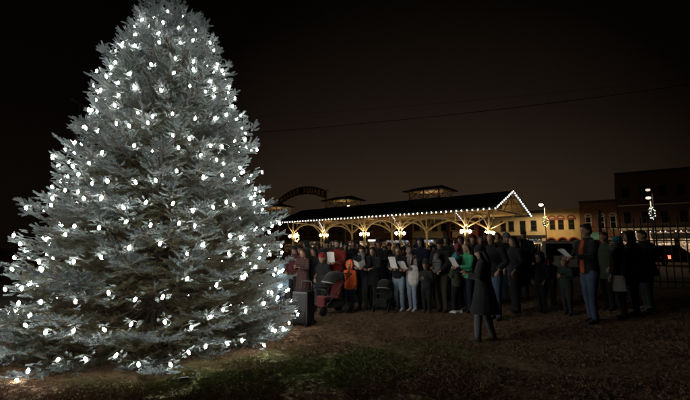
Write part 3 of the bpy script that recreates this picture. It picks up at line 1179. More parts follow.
M_DKF = mat('dark_frame', (0.03, 0.028, 0.025), 0.5, var=0.2)
M_GLS = mat('dark_window_glass', (0.012, 0.013, 0.015), 0.06, var=0.1, spec=0.7)
M_TEAL = mat('teal_awning_canvas', (0.16, 0.42, 0.38), 0.7, var=0.1)
M_RF = mat('flat_roof_felt', (0.04, 0.04, 0.04), 0.9)
GLOW_W = glow_pattern('pane_glow_warm', (1.0, 0.60, 0.28), 0.5)  # the panes themselves emit a painted pattern; no lit interior is modelled behind them
GLOW_B = glow_pattern('pane_glow_bright', (1.0, 0.66, 0.38), 1.3, 4.0, .6, .10)
GLOW_D = glow_pattern('pane_glow_dim', (1.0, 0.52, 0.24), 0.20, 4.0, .2)
GLOW_C = glow_pattern('pane_glow_cool', (0.95, 0.92, 0.85), 0.6, 5.0, .22, .02)
GLOW_S = glow_pattern('pane_glow_specks', (1.0, 0.72, 0.45), 1.4, 3.2, .12, .015)

def window(parent, x0, x1, z0, z1, frame, pane, rows=2, cols=1, depth=.16, sill=None, fw=.07):
    f = MB()
    f.box(x0, x0 + fw, .05, depth, z0, z1)
    f.box(x1 - fw, x1, .05, depth, z0, z1)
    f.box(x0 + fw, x1 - fw, .05, depth, z0, z0 + fw)
    f.box(x0 + fw, x1 - fw, .05, depth, z1 - fw, z1)
    for r_ in range(1, rows):
        zz = z0 + (z1 - z0) * r_ / rows
        f.box(x0 + fw, x1 - fw, .06, depth - .01, zz - .03, zz + .03)
    for c_ in range(1, cols):
        xx = x0 + (x1 - x0) * c_ / cols
        f.box(xx - .025, xx + .025, .065, depth - .015, z0 + fw, z1 - fw)
    wd = f.build('window', frame, parent)
    for r_ in range(rows):
        za, zb = z0 + (z1 - z0) * r_ / rows, z0 + (z1 - z0) * (r_ + 1) / rows
        p = MB()
        p.box(x0 + fw * .5, x1 - fw * .5, depth - .05, depth - .04, za + .02, zb - .02)
        p.build('pane', pane, wd)
    if sill:
        s_ = MB()
        s_.box(x0 - .06, x1 + .06, -.08, .05, z0 - .1, z0 - .003)
        s_.build('sill', sill, wd)
    return wd

def arch_piece(xc, z0, r_in, r_out, y0, y1, n=10):
    """half ring, front y0 to back y1"""
    mb = MB()
    for i in range(n):
        a0, a1 = math.pi * i / n, math.pi * (i + 1) / n
        q = [(xc + r * math.cos(a), z0 + r * math.sin(a)) for r, a in ((r_in, a0), (r_out, a0), (r_out, a1), (r_in, a1))]
        mb.prism(q, y0, y1)
    return mb
def spandrel(mb, x0, x1, z0, z1, xc, zc, r, y0, y1, n=10):
    """fills the corners between a round arch and its square opening"""
    for i in range(n):
        a0, a1 = math.pi * i / n, math.pi * (i + 1) / n
        p0 = (xc + r * math.cos(a0), zc + r * math.sin(a0))
        p1 = (xc + r * math.cos(a1), zc + r * math.sin(a1))
        mb.prism([p0, (p0[0], z1), (p1[0], z1), p1], y0, y1)

FO = Vector((39.6, 58.0, 0))          # street front: corner between the brick house and the tall dark block
FD = Vector((0.832, -0.555, 0)).normalized()
FANG = math.atan2(FD.y, FD.x)
def front(px):
    k = (px - CX) / F
    return (k * FO.y - FO.x) / (FD.x - k * FD.y)
def house(name, label, t0, t1, H, opens, wallm, depth=9.0, roofm=None, cornice=None, loc=None, ang=None, parapet=.3):
    W = t1 - t0
    p = loc if loc is not None else FO + FD * t0
    root = thing(name, label, 'building', p, FANG if ang is None else ang)
    wallrect(W, H, opens, .35).build('front_wall', wallm, root)
    m_ = MB()
    m_.box(0.0, W, .35, depth, 0, H - .25)
    # hollow behind the glass stays dark: the body starts behind the front wall
    m_.build('body', wallm if wallm is not M_YEL else M_CRM, root)
    m_ = MB()
    m_.box(.1, W - .1, .4, depth - .1, H - .24, H - .2)
    m_.build('roof', roofm or M_RF, root)
    if cornice:
        m_ = MB()
        m_.box(-.05, W + .05, -.16, .2, H + .003, H + .18)
        m_.box(-.02, W + .02, -.10, -.003, H - .22, H - .02)
        for i in range(int(W / .6)):
            x_ = .3 + i * .6
            m_.box(x_ - .07, x_ + .07, -.14, -.105, H - .2, H - .03)
        m_.build('cornice', cornice, root)
    return root

# --- yellow plaster house with red arched lintels and three arched openings
t0, t1 = front(546), front(580)
W = t1 - t0
wins = []
for px_ in (552.3, 560.8, 571.3):
    c_ = front(px_) - t0
    wins.append((c_ - .42, c_ + .42, 4.25, 6.05))
arcs = []
for px_ in (550.2, 561.5, 572.8):
    c_ = front(px_) - t0
    arcs.append((c_ - .66, c_ + .66, .1, 2.95))
hy = house('yellow_house', 'yellow plaster house with three red-hooded windows above three red arches', t0, t1, 7.35, wins + arcs, M_YEL, cornice=M_CRM)
for (a, b, c_, d_) in wins:
    window(hy, a, b, c_, d_, M_DKF, M_GLS, 2, 1, sill=M_CRM)
    m_ = arch_piece((a + b) / 2, d_ - .12, .40, .62, -.10, -.003)
    m_.box(a - .2, b + .2, -.10, -.003, d_ - .28, d_ - .122)
    m_.build('window_hood', M_REDT, hy)
for i, (a, b, c_, d_) in enumerate(arcs):
    m_ = MB()
    spandrel(m_, a, b, c_, d_, (a + b) / 2, d_ - .66, .66, .004, .30)
    m_.build('arch_infill', M_YEL, hy)
    arch_piece((a + b) / 2, d_ - .66, .66, .86, -.08, -.003).build('arch_trim', M_REDT, hy)
    if i == 1:
        dr = MB()
        dr.box(a + .25, b - .25, .22, .30, .1, 2.2)
        dd_ = dr.build('door', M_REDT, hy)
        MB().box(a + .40, b - .40, .20, .215, 1.0, 2.0).build('pane', GLOW_D, dd_)
        MB().ball((b - .33, .19, 1.1), .04, sub=1).build('handle', M_WHT, dd_)
    else:
        window(hy, a + .05, b - .05, .75, 2.3, M_DKF, GLOW_D, 1, 2, .28)
    MB().box(a, b, .29, .34, c_, d_).build('inner_wall', M_DKF, hy)

# --- cream shop building to its left
t0, t1 = front(492), front(545.6)
W = t1 - t0
wins = []
for px_ in (503, 511, 522.5, 533.5):
    c_ = front(px_) - t0
    wins.append((c_ - .45, c_ + .45, 4.2, 5.85))
shop = []
for (p0, p1) in ((500, 505.5), (507.0, 513), (514.0, 519.5), (527, 541)):
    shop.append((front(p0) - t0, front(p1) - t0, .7, 3.0))
door = (front(521) - t0, front(525.5) - t0, .1, 2.7)
hc = house('cream_shop', 'cream plaster shop with dark shopfront cornice beside the lit gable', t0, t1, 7.25, wins + shop + [door], M_CRM, cornice=M_DKF)
for (a, b, c_, d_) in wins:
    window(hc, a, b, c_, d_, M_DKF, M_GLS, 2, 1, sill=M_DKF)
for i, (a, b, c_, d_) in enumerate(shop):
    window(hc, a, b, c_, d_, M_DKF, (GLOW_C, GLOW_D, GLOW_C, GLOW_C)[i], 1, 3 if i == 3 else 2, .2)
m_ = MB()
m_.box(door[0], door[1], .12, .2, door[2], door[3])
dd_ = m_.build('door', M_DKF, hc)
MB().box(door[0] + .15, door[1] - .15, .10, .115, 1.0, 2.4).build('pane', GLOW_D, dd_)
m_ = MB()
m_.box(.2, W - .05, -.25, -.003, 3.25, 3.5)
m_.box(.2, W - .05, -.12, -.004, 3.06, 3.247)
m_.build('shop_cornice', M_DKF, hc)

# --- red brick house with white windows and teal awning
t0, t1 = front(580.3), front(618)
W = t1 - t0
wins = []
for px_ in (588.5, 601.5, 613.3):
    c_ = front(px_) - t0
    wins.append((c_ - .40, c_ + .40, 4.3, 6.15))
shop = [(front(583) - t0, front(590) - t0, .6, 2.7), (front(591) - t0, front(598) - t0, .6, 2.7), (front(604) - t0, front(616) - t0, .6, 3.1)]
hb = house('brick_house', 'red brick house with white framed windows over a teal awning', t0, t1, 8.35, wins + shop, M_BR1, cornice=M_BR2)
for (a, b, c_, d_) in wins:
    window(hb, a, b, c_, d_, M_WHT, M_GLS, 2, 1, sill=M_WHT, fw=.10)
    arch_piece((a + b) / 2, d_ - .05, .38, .5, -.06, -.003).build('window_hood', M_WHT, hb)
for i, (a, b, c_, d_) in enumerate(shop):
    window(hb, a, b, c_, d_, M_DKF, (GLOW_D, GLOW_D, GLOW_W)[i], 1, 2, .2)
m_ = MB()
a, b = front(581.5) - t0, front(600) - t0
m_.add([(a, -.004, 3.75), (b, -.004, 3.75), (b, -1.1, 2.95), (a, -1.1, 2.95), (a, -.004, 3.69), (b, -.004, 3.69), (b, -1.1, 2.89), (a, -1.1, 2.89)],
       [(0, 1, 2, 3), (7, 6, 5, 4), (0, 3, 7, 4), (1, 5, 6, 2), (0, 4, 5, 1)])
m_.box(a, b, -1.12, -1.105, 2.68, 2.95)
m_.build('awning', M_TEAL, hb)

# --- tall dark brick block with a bright row of shop windows
t0 = front(618.3)
t1 = t0 + 19.0
W = t1 - t0
opens = []
for r_, (za, zb) in enumerate(((4.9, 6.6), (8.6, 10.2))):
    for i in range(9):
        c_ = 1.15 + i * 2.08
        opens.append((c_ - .45, c_ + .45, za, zb))
shop = []
for i in range(6):
    shop.append((.35 + i * 3.1, .35 + i * 3.1 + 2.75, .7, 3.7))
ht = house('tall_block', 'tall dark brick block with a bright row of shop windows behind the fence', t0, t1, 12.2, opens + shop, M_BR2, depth=14, cornice=M_DKF)
for (a, b, c_, d_) in opens:
    window(ht, a, b, c_, d_, M_DKF, M_GLS, 2, 1, sill=M_BR1)
for i, (a, b, c_, d_) in enumerate(shop):
    window(ht, a, b, c_, d_, M_DKF, GLOW_B if i < 4 else GLOW_W, 2, 3, .2)
m_ = MB()
m_.box(.05, W - .05, -.22, -.003, 3.95, 4.25)
m_.build('shop_cornice', M_RIM, ht)
m_ = MB()
m_.box(.05, W - .05, -.14, -.003, 7.45, 7.6)
m_.build('string_course', M_RIM, ht)
m_ = MB()
m_.add([(3.6, -.004, 3.5), (9.0, -.004, 3.5), (9.0, -1.2, 2.75), (3.6, -1.2, 2.75), (3.6, -.004, 3.43), (9.0, -.004, 3.43), (9.0, -1.2, 2.68), (3.6, -1.2, 2.68)],
       [(0, 1, 2, 3), (7, 6, 5, 4), (0, 3, 7, 4), (1, 5, 6, 2), (0, 4, 5, 1)])
m_.build('awning', M_DKF, ht)
# a festoon of warm bulbs under the shop cornice
root = thing('string_lights', 'row of warm bulbs under the shop cornice of the tall block', 'string lights', FO + FD * t0 + Vector((0, 0, 3.72)), FANG)
m_ = MB()
m_.tube([(.3, -.3, .05), (W * .7, -.3, .05)], .01, 4)
m_.build('wire', M_WIRE, root)
bb = MB()
bb.ball((0, 0, 0), .07, sub=1)
ME_WB = bb.mesh('bulb', emis('festoon_bulb', (1.0, 0.80, 0.55), 3.5), True)
for i in range(22):
    link('bulb', ME_WB, root, (.3 + i * .55, -.3, 0))

# --- row behind the pavilion
def back_house(name, label, px0, px1, d, H, wallm, rows, nwin, shopm, frame=M_DKF, extra=None, lit=()):
    x0, x1 = (px0 - CX) / F * d, (px1 - CX) / F * d
    W = x1 - x0
    wins, sh = [], []
    for (za, zb) in rows:
        for i in range(nwin):
            c_ = W * (i + .5) / nwin
            wins.append((c_ - .5, c_ + .5, za, zb))
    ns = max(2, int(W / 3.2))
    for i in range(ns):
        a = .25 + i * (W - .5) / ns
        sh.append((a + .12, a + (W - .5) / ns - .12, .7, 2.7))
    h = house(name, label, 0, W, H, wins + sh, wallm, 10, cornice=M_DKF, loc=Vector((x0, d, 0)), ang=0.0)
    for i, (a, b, c_, e_) in enumerate(wins):
        window(h, a, b, c_, e_, frame, GLOW_D if i in lit else M_GLS, 2, 1, sill=frame)
    for i, (a, b, c_, e_) in enumerate(sh):
        window(h, a, b, c_, e_, M_DKF, shopm[i % len(shopm)], 1, 2, .2)
    m_ = MB()
    m_.box(.05, W - .05, -.2, -.003, 2.95, 3.2)
    m_.build('shop_cornice', M_DKF, h)
    return h
h1 = back_house('brick_store', 'red brick storehouse with three rows of small windows near the arched sign', 262, 345, 74, 7.4, M_BR1, ((3.6, 4.6), (5.2, 6.4)), 9, (GLOW_S, GLOW_D, GLOW_S, M_GLS))
h2 = back_house('brick_shop', 'brick shop with a lit white fascia board seen through the pavilion arches', 345.5, 412, 73, 7.6, M_BR1, ((4.3, 5.9),), 4, (GLOW_S, GLOW_W, GLOW_S), M_WHT, lit=(2,))
h3 = back_house('plaster_shop', 'long cream shop with a low lit window row seen under the pavilion', 412.5, 448, 72, 7.2, M_CRM, ((4.5, 5.7),), 4, (GLOW_S, GLOW_W, GLOW_S))
h4 = back_house('red_shop', 'red painted shop with small upper windows seen under the pavilion', 448.5, 486, 71, 7.2, M_REDW, ((4.5, 5.7),), 4, (GLOW_S, GLOW_D, GLOW_S), M_CRM)
for nm, lab, px0, px1, d, za, zb, mm in (
        ('fascia_sign', 'glowing white sign board on the brick shop', 368, 380, 72.6, 2.62, 2.92, emis('sign_white', (1, .9, .75), 1.5)),
        ('fascia_sign', 'long pale glowing sign board beside the white one', 386, 408, 72.6, 2.35, 2.75, glow_pattern('sign_pale', (.95, .93, 1.0), 0.8, 4, .5, .05)),
        ('fascia_sign', 'tilted blue white sign board on the cream shop', 421, 433, 71.6, 2.4, 2.85, glow_pattern('sign_blue', (.75, .85, 1.0), 1.0, 4, .6, .1)),
        ('fascia_sign', 'unlit pale sign board on the red shop wall', 452, 464, 70.6, 3.3, 4.3, M_CRM)):
    x0, x1 = (px0 - CX) / F * d, (px1 - CX) / F * d
    r_ = thing(nm, lab, 'sign', (x0, d, za))
    MB().box(0, x1 - x0, .02, .12, 0, zb - za).build('panel', mm, r_)
    MB().box(-.06, x1 - x0 + .06, .125, .38, -.06, zb - za + .06).build('casing', M_DKF, r_)

# street, kerb and pavement in front of the shops
def quad_sheet(name, pts, z_, m, kind='structure'):
    me = bpy.data.meshes.new(name)
    me.from_pydata([(p.x, p.y, z_) for p in pts], [], [(0, 1, 2, 3)])
    me.materials.append(m)
    o = link(name, me)
    o['kind'] = kind
    return o
NRM = Vector((-FD.y, FD.x, 0))       # points away from the camera
A, B = FO + FD * -24, FO + FD * 30
m_ = MB()
a_, b_ = A - NRM * 3, B - NRM * 3
m_.add([(p.x, p.y, z_) for z_ in (-.02, .13) for p in (A + NRM * .3, B + NRM * .3, b_, a_)], [(0, 1, 2, 3), (7, 6, 5, 4), (0, 4, 5, 1), (1, 5, 6, 2), (2, 6, 7, 3), (3, 7, 4, 0)])
o = m_.build('pavement', M_PAVE)
o['kind'] = 'structure'
quad_sheet('road', [A - NRM * 3.02, B - NRM * 3.02, B - NRM * 13, A - NRM * 13], .008, M_ROAD)

# ================================================================== street lamps and lit wreaths
M_POLE = mat('lamp_pole', (0.018, 0.017, 0.016), 0.5, metal=0.4)
def street_lamp(px, d, zh, label, power, reach=-1.0, colr=(1.0, 0.72, 0.36), s=40.0, zarm=0.0):
    p = at(px, d)
    root = thing('street_lamp', label, 'street lamp', (p.x, p.y, gz(p.x, p.y)))
    m_ = MB()
    m_.tube([(0, 0, 0), (0, 0, .5), (0, 0, zh + .1)], [.14, .09, .06], 10)
    m_.build('pole', M_POLE, root, True)
    m_ = MB()
    m_.tube([(0, 0, zh), (reach * .4, -.05, zh + .25), (reach, -.1, zh + .28)], .035, 8)
    m_.build('arm', M_POLE, root, True)
    m_ = MB()
    m_.lathe([(.10, .04), (.17, .0), (.16, .10), (.05, .16)], 12, Matrix.Translation((reach, -.1, zh + .18)))
    hd = m_.build('head', M_POLE, root, True)
    m_ = MB()
    m_.ball((reach, -.1, zh + .14), (.27, .27, .17), sub=2)  # lens made oversized so its glowing shape stands in for the lamp's glare
    m_.build('lens', emis('lamp_lens_%d' % int(s * 10), colr, s), root, True)
    li = bpy.data.lights.new('lamp_light', 'SPOT')
    li.energy = power
    li.color = colr
    li.spot_size = R(175)
    li.spot_blend = .3
    li.shadow_soft_size = .12
    lo = bpy.data.objects.new('lamp_light', li)
    col.objects.link(lo)
    lo.parent = root
    lo.location = (reach, -.1, zh - .22)
    return root
street_lamp(545.5, 58.5, 7.6, 'bright sodium street lamp on a pole before the yellow house', 1900, -.55)
street_lamp(652.5, 46.0, 7.1, 'dim street lamp above the wreath before the tall block', 350, -.3, (1, .85, .62), 1.6)
street_lamp(655.0, 50.0, 8.6, 'faint lamp on the tallest pole before the tall block', 60, -.6, (1, .85, .62), 0.9)

M_GREEN = mat('wreath_green', (0.03, 0.06, 0.025), 0.8, var=0.4, scale=30, bump=0.6)
def wreath(px, d, z_, r_, label, colr, s, n=14):
    p = at(px, d)
    root = thing('lit_wreath', label, 'wreath', (p.x, p.y, z_))
    m_ = MB()
    m_.torus((0, 0, 0), r_, r_ * .28, 20, 8, Matrix.Diagonal((.75, 1, 1.45, 1)))
    m_.build('greenery', M_GREEN, root, True)
    me_ = MB().ball((0, 0, 0), .055, sub=1).mesh('bulb', emis('wreath_bulb_%d' % int(px), colr, s), True)
    for i in range(n):
        a = 2 * math.pi * i / n
        q = r_ + r_ * .12 * (1 if i % 2 else -1)
        link('bulb', me_, root, (.75 * q * math.cos(a), -r_ * .27, 1.45 * q * math.sin(a)))
    m_ = MB()
    m_.box(-.05, .05, r_ * .1, r_ * .4 + .1, -.03, .03)
    m_.box(-r_, r_, r_ * .05, r_ * .1 + .03, -.03, .03)
    m_.build('bracket', M_POLE, root)
wreath(545.5, 58.2, zpy(222, 58.2), .45, 'lit wreath on the pole of the bright sodium lamp', (1, .85, .4), 5)
wreath(652.5, 45.75, zpy(213.5, 45.75), .42, 'white lit wreath on the lamp pole before the tall block', (.95, .95, .85), 3.5)
street_pole = thing('lamp_post', 'dark post carrying a warm lit wreath beside the spruce', 'post', at(297, 50))
m_ = MB()
m_.tube([(0, 0, 0), (0, 0, .4), (0, 0, 3.6)], [.11, .07, .05], 8)
m_.build('pole', M_POLE, street_pole, True)
m_ = MB()
m_.ball((0, 0, 3.68), .1, sub=1)
m_.build('finial', M_POLE, street_pole, True)
wreath(297, 49.75, zpy(237.5, 49.75), .33, 'warm lit wreath on the post beside the spruce', (1, .72, .36), 8)

# ================================================================== overhead wires
M_CABLE = mat('black_cable', (0.015, 0.014, 0.013), 0.7)
def cable(label, pa, pb, sag, r_):
    pa, pb = Vector(pa), Vector(pb)
    m_ = MB()
    m_.tube([tuple(pa.lerp(pb, i / 30) - pa - Vector((0, 0, sag * 4 * (i / 30) * (1 - i / 30)))) for i in range(31)], r_, 5)
    o = m_.build('overhead_wire', M_CABLE, None, True, loc=pa)
    tag(o, label, 'wire')
pL = Vector((-19.0, 27.5, 0))
pR = Vector((27.0, 22.0, 0))
for p_, lab in ((pL, 'wooden utility pole hidden beyond the spruce'), (pR, 'wooden utility pole beyond the iron fence')):
    root = thing('utility_pole', lab, 'utility pole', (p_.x, p_.y, gz(p_.x, p_.y)))
    m_ = MB()
    m_.tube([(0, 0, 0), (0, 0, 6), (0, 0, 12.4)], [.17, .15, .12], 10)
    m_.build('pole', M_BARK, root, True)
    m_ = MB()
    m_.box(-.06, .06, -.9, .9, 11.7, 11.85)
    m_.build('crossarm', M_BARK, root)
cable('long black wire hung across the night sky from pole to pole', (pL.x, pL.y, 8.9), (pR.x, pR.y, 12.0), .75, .022)
cable('thinner wire hung just above the long black one', (pL.x, pL.y + .5, 10.4), (pR.x, pR.y + .5, 12.3), .6, .009)

# ================================================================== iron fence
M_IRON = mat('black_iron', (0.012, 0.012, 0.012), 0.45, metal=0.5)
fence = thing('iron_fence', 'black iron picket fence with thick posts at the edge of the lawn', 'fence', (0, 0, 0))
fA, fB = at(600, 11.4), at(760, 9.6)
fl_ = (fB - fA).length
fd_ = (fB - fA).normalized()
fang = math.atan2(fd_.y, fd_.x)
fz = gz(fA.x, fA.y)
fence.location = (fA.x, fA.y, fz)
fence.rotation_euler = (0, 0, fang)
pk = MB()
pk.box(-.014, .014, -.014, .014, .08, 1.78)
pk.lathe([(.016, 1.78), (.022, 1.82), (.003, 1.93)], 6)
ME_PK = pk.mesh('picket', M_IRON)
ps = MB()
ps.box(-.04, .04, -.04, .04, -.1, 2.0)
ps.lathe([(.05, 2.0), (.05, 2.03), (.035, 2.05), (.05, 2.10), (.01, 2.16)], 8)
ME_PS = ps.mesh('post', M_IRON)
x_ = 0.0
i = 0
while x_ < fl_:
    if i % 13 == 0:
        link('post', ME_PS, fence, (x_, 0, 0))
    else:
        link('picket', ME_PK, fence, (x_, 0, 0))
    x_ += .155
    i += 1
for z_ in (.18, 1.25, 1.62):
    MB().box(0, fl_, -.018, .018, z_, z_ + .035).build('rail', M_IRON, fence)

# ================================================================== vehicles
M_TYRE = mat('tyre_rubber', (0.015, 0.015, 0.015), 0.85)
M_RIMM = mat('alloy_rim', (0.4, 0.4, 0.4), 0.35, metal=0.8)
M_CARG = mat('car_glass', (0.01, 0.011, 0.012), 0.04, spec=0.8)
M_TAIL = mat('tail_lens', (0.30, 0.01, 0.01), 0.2)
M_TAILON = emis('tail_lamp_lit', (1.0, 0.10, 0.05), 5.0)
M_PLATE = mat('number_plate', (0.6, 0.6, 0.58), 0.5)
M_TRIM = mat('black_trim', (0.02, 0.02, 0.02), 0.6)
def car(label, loc, rz, paint, L=4.7, Wd=1.88, H=1.82, suv=True, lit=False):
    """front of the car towards local -y"""
    root = thing('parked_car', label, 'car', loc, rz)
    hw = Wd / 2
    zb = 1.02 if suv else .88
    # lower body: rounded sections along the length
    st = [(-L / 2, .80, .42, zb - .22), (-L / 2 + .12, .93, .30, zb - .14), (-L / 2 + 1.1, 1.0, .25, zb - .02), (-.3, 1.0, .24, zb), (L / 2 - .9, 1.0, .25, zb + .02), (L / 2 - .15, .96, .30, zb + .02), (L / 2, .86, .42, zb - .06)]
    vs, fs = [], []
    n = 16
    for (y, ws, z0, z1) in st:
        for k in range(n):
            a = 2 * math.pi * k / n
            ex = 0.35
            cx = math.copysign(abs(math.cos(a)) ** ex, math.cos(a))
            cz = math.copysign(abs(math.sin(a)) ** ex, math.sin(a))
            vs.append((hw * ws * cx, y, (z0 + z1) / 2 + (z1 - z0) / 2 * cz))
    m = len(st)
    fs = [(i * n + k, i * n + (k + 1) % n, (i + 1) * n + (k + 1) % n, (i + 1) * n + k) for i in range(m - 1) for k in range(n)]
    fs += [tuple(range(n)), tuple((m - 1) * n + k for k in range(n))]
    b = MB()
    b.add(vs, fs)
    body = b.build('body', paint, root, True)
    # cabin
    yb0, yb1 = (-L / 2 + 1.15, L / 2 - .12) if suv else (-L / 2 + 1.25, L / 2 - .55)
    yt0, yt1 = (-L / 2 + 2.0, L / 2 - .55) if suv else (-L / 2 + 2.0, L / 2 - 1.35)
    wb, wt = hw * .95, hw * .76
    bot = [Vector((-wb, yb0, zb - .05)), Vector((wb, yb0, zb - .05)), Vector((wb, yb1, zb - .05)), Vector((-wb, yb1, zb - .05))]
    top = [Vector((-wt, yt0, H)), Vector((wt, yt0, H)), Vector((wt, yt1, H)), Vector((-wt, yt1, H))]
    bm = bmesh.new()
    bv = [bm.verts.new(v) for v in bot + top]
    for f in ((3, 2, 1, 0), (4, 5, 6, 7), (0, 1, 5, 4), (1, 2, 6, 5), (2, 3, 7, 6), (3, 0, 4, 7)):
        bm.faces.new([bv[i] for i in f])
    bmesh.ops.bevel(bm, geom=[e for e in bm.edges if min(v.co.z for v in e.verts) > zb - .04 or abs(e.verts[0].co.z - e.verts[1].co.z) > .1], offset=.09, segments=3, affect='EDGES', profile=.6)
    MB().bm(bm).build('cabin', paint, root, True)
    def glass(q, u0, u1, v0, v1, nm):
        a, b_, c, d = q      # bottom-left, bottom-right, top-right, top-left
        nrm = (b_ - a).cross(d - a).normalized()
        def pt(u, v):
            return a.lerp(b_, u).lerp(d.lerp(c, u), v) + nrm * .006
        pts = [pt(u0, v0), pt(u1, v0), pt(u1, v1), pt(u0, v1)]
        pts2 = [p - nrm * .02 for p in pts]
        MB().add(pts + pts2, [(0, 1, 2, 3), (7, 6, 5, 4), (0, 4, 5, 1), (1, 5, 6, 2), (2, 6, 7, 3), (3, 7, 4, 0)]).build(nm, M_CARG, root)
    glass((bot[0], bot[1], top[1], top[0]), .10, .90, .16, .88, 'windscreen')
    glass((bot[2], bot[3], top[3], top[2]), .11, .89, .18, .86, 'rear_window')
    for q in ((bot[1], bot[2], top[2], top[1]), (bot[3], bot[0], top[0], top[3])):
        for (u0, u1) in ((.13, .40), (.44, .68), (.72, .88)):
            glass(q, u0, u1, .2, .86, 'side_window')
    for sx in (-1, 1):
        for y in (-L / 2 + .92, L / 2 - .98):
            T = Matrix.Translation((sx * (hw - .11), y, .345)) @ Matrix.Rotation(R(90), 4, 'Y')
            t_ = MB()
            t_.lathe([(.20, -.11), (.31, -.115), (.345, -.08), (.345, .08), (.31, .115), (.20, .11)], 20, T)
            ty = t_.build('wheel', M_TYRE, root, True)
            r_ = MB()
            r_.lathe([(.19, -.118), (.205, -.10), (.205, .10), (.19, .118)], 16, T)
            r_.build('rim', M_RIMM, ty, True)
        tl = MB()
        tl.cham(sx * (hw - .20) - .10, sx * (hw - .20) + .10, L / 2 - .09, L / 2 + .012, zb - .34, zb - .02, .02)
        tl.build('tail_light', M_TAILON if lit else M_TAIL, root)
        hl = MB()
        hl.cham(sx * (hw - .36) - .18, sx * (hw - .36) + .18, -L / 2 - .012, -L / 2 + .12, zb - .38, zb - .24, .02)
        hl.build('headlight', M_CARG, root)
        mi = MB()
        mi.cham(sx * (hw + .10) - .09, sx * (hw + .10) + .09, -L / 2 + 1.45, -L / 2 + 1.57, zb + .0, zb + .16, .03)
        mi.build('mirror', paint, root)
    MB().cham(-hw * .9, hw * .9, L / 2 - .06, L / 2 + .08, .36, .58, .03).build('bumper', M_TRIM, root)
    MB().cham(-hw * .88, hw * .88, -L / 2 - .08, -L / 2 + .06, .32, .52, .03).build('bumper', M_TRIM, root)
    MB().box(-.16, .16, L / 2 + .005, L / 2 + .02, .66, .80).build('number_plate', M_PLATE, root)
    return root
M_SILV = mat('silver_paint', (0.80, 0.74, 0.64), 0.35, metal=0.0, var=0.05, coat=0.5)
M_BLKP = mat('black_paint', (0.02, 0.02, 0.022), 0.25, var=0.1, coat=0.5)
M_REDP = mat('maroon_paint', (0.10, 0.02, 0.02), 0.3, var=0.1, coat=0.5)
M_WHTP = mat('white_paint', (0.6, 0.58, 0.54), 0.3, var=0.05, coat=0.5)
p = at(548, 22.5)
car('pale silver off-roader parked tail first behind the two dark children', (p.x, p.y, gz(p.x, p.y)), R(180 - 14), M_SILV, 4.8, 1.95, 1.88)
p = at(518, 23.5)
car('dark car with a lit red tail lamp parked beside the silver off-roader', (p.x, p.y, gz(p.x, p.y)), R(180 - 10), M_BLKP, 4.6, 1.85, 1.5, False, True)
for px, d, paint, lab, suv in ((535, 42, M_WHTP, 'white car parked on the street before the yellow house', False), (508, 46, M_REDP, 'maroon car parked on the street before the cream shop', True)):
    p = at(px, d)
    car(lab, (p.x, p.y, .01), FANG + R(90), paint, 4.6, 1.85, 1.5 if not suv else 1.75, suv)
p = at(668, 36)
car('black car parked beyond the fence before the bright shop windows', (p.x, p.y, gz(p.x, p.y) + .01), FANG + R(90), M_BLKP, 5.0, 1.95, 1.75, True)
p = at(643, 37)
car('maroon car with lit tail lamps parked beyond the fence', (p.x, p.y, gz(p.x, p.y) + .01), R(168), M_REDP, 4.6, 1.85, 1.5, False, True)
p = at(4, 26.0)
car('dim maroon car parked on the dark lawn to the side of the spruce', (p.x, p.y, 0), R(150), M_REDP, 4.5, 1.8, 1.5, False, False)
#PART3
# ================================================================== people
def skin(k):
    c = [(0.34, 0.20, 0.135), (0.28, 0.16, 0.105), (0.38, 0.23, 0.16)][k % 3]
    return mat('skin_%d' % (k % 3), c, 0.5, var=0.08, scale=20)
def cloth(name, c, rough=0.85):
    return mat('cloth_' + name, c, rough, var=0.22, scale=14, bump=0.25, bscale=120, sheen=0.15, spec=0.2)
M_HAIR = {k: mat('hair_' + k, c, 0.55, var=0.35, scale=40, bump=0.5, bscale=90) for k, c in
          dict(dark=(0.020, 0.014, 0.010), brown=(0.065, 0.038, 0.022), blonde=(0.30, 0.20, 0.10), grey=(0.22, 0.21, 0.20)).items()}
M_EYE = mat('eye', (0.02, 0.015, 0.012), 0.2)
M_PAPER = mat('paper', (0.56, 0.55, 0.53), 0.7, var=0.04)
M_SOLE = mat('shoe_sole', (0.55, 0.54, 0.52), 0.7)
C = dict(rust=(0.30, 0.055, 0.02), black=(0.008, 0.008, 0.009), charcoal=(0.018, 0.018, 0.020), navy=(0.008, 0.012, 0.028), denim=(0.045, 0.065, 0.105), paledenim=(0.20, 0.26, 0.33),
         greydenim=(0.085, 0.095, 0.11), red=(0.20, 0.018, 0.013), orange=(0.62, 0.10, 0.025), green=(0.045, 0.33, 0.15), olive=(0.035, 0.045, 0.028),
         pink=(0.34, 0.09, 0.12), rose=(0.24, 0.17, 0.17), grey=(0.10, 0.10, 0.105), brown=(0.05, 0.032, 0.022), teal=(0.03, 0.25, 0.28),
         lightblue=(0.16, 0.28, 0.38), maroon=(0.055, 0.013, 0.014), tan=(0.20, 0.14, 0.09), white=(0.55, 0.55, 0.53), khaki=(0.060, 0.055, 0.033), forest=(0.012, 0.026, 0.016))

def ik(S, W, la, lb, hint):
    d = W - S
    D = min(d.length, (la + lb) * .999)
    d.normalize()
    W = S + d * D
    x = (la * la - lb * lb + D * D) / (2 * D)
    h = math.sqrt(max(0, la * la - x * x))
    hh = hint - d * hint.dot(d)
    hh.normalize()
    return S + d * x + hh * h, W

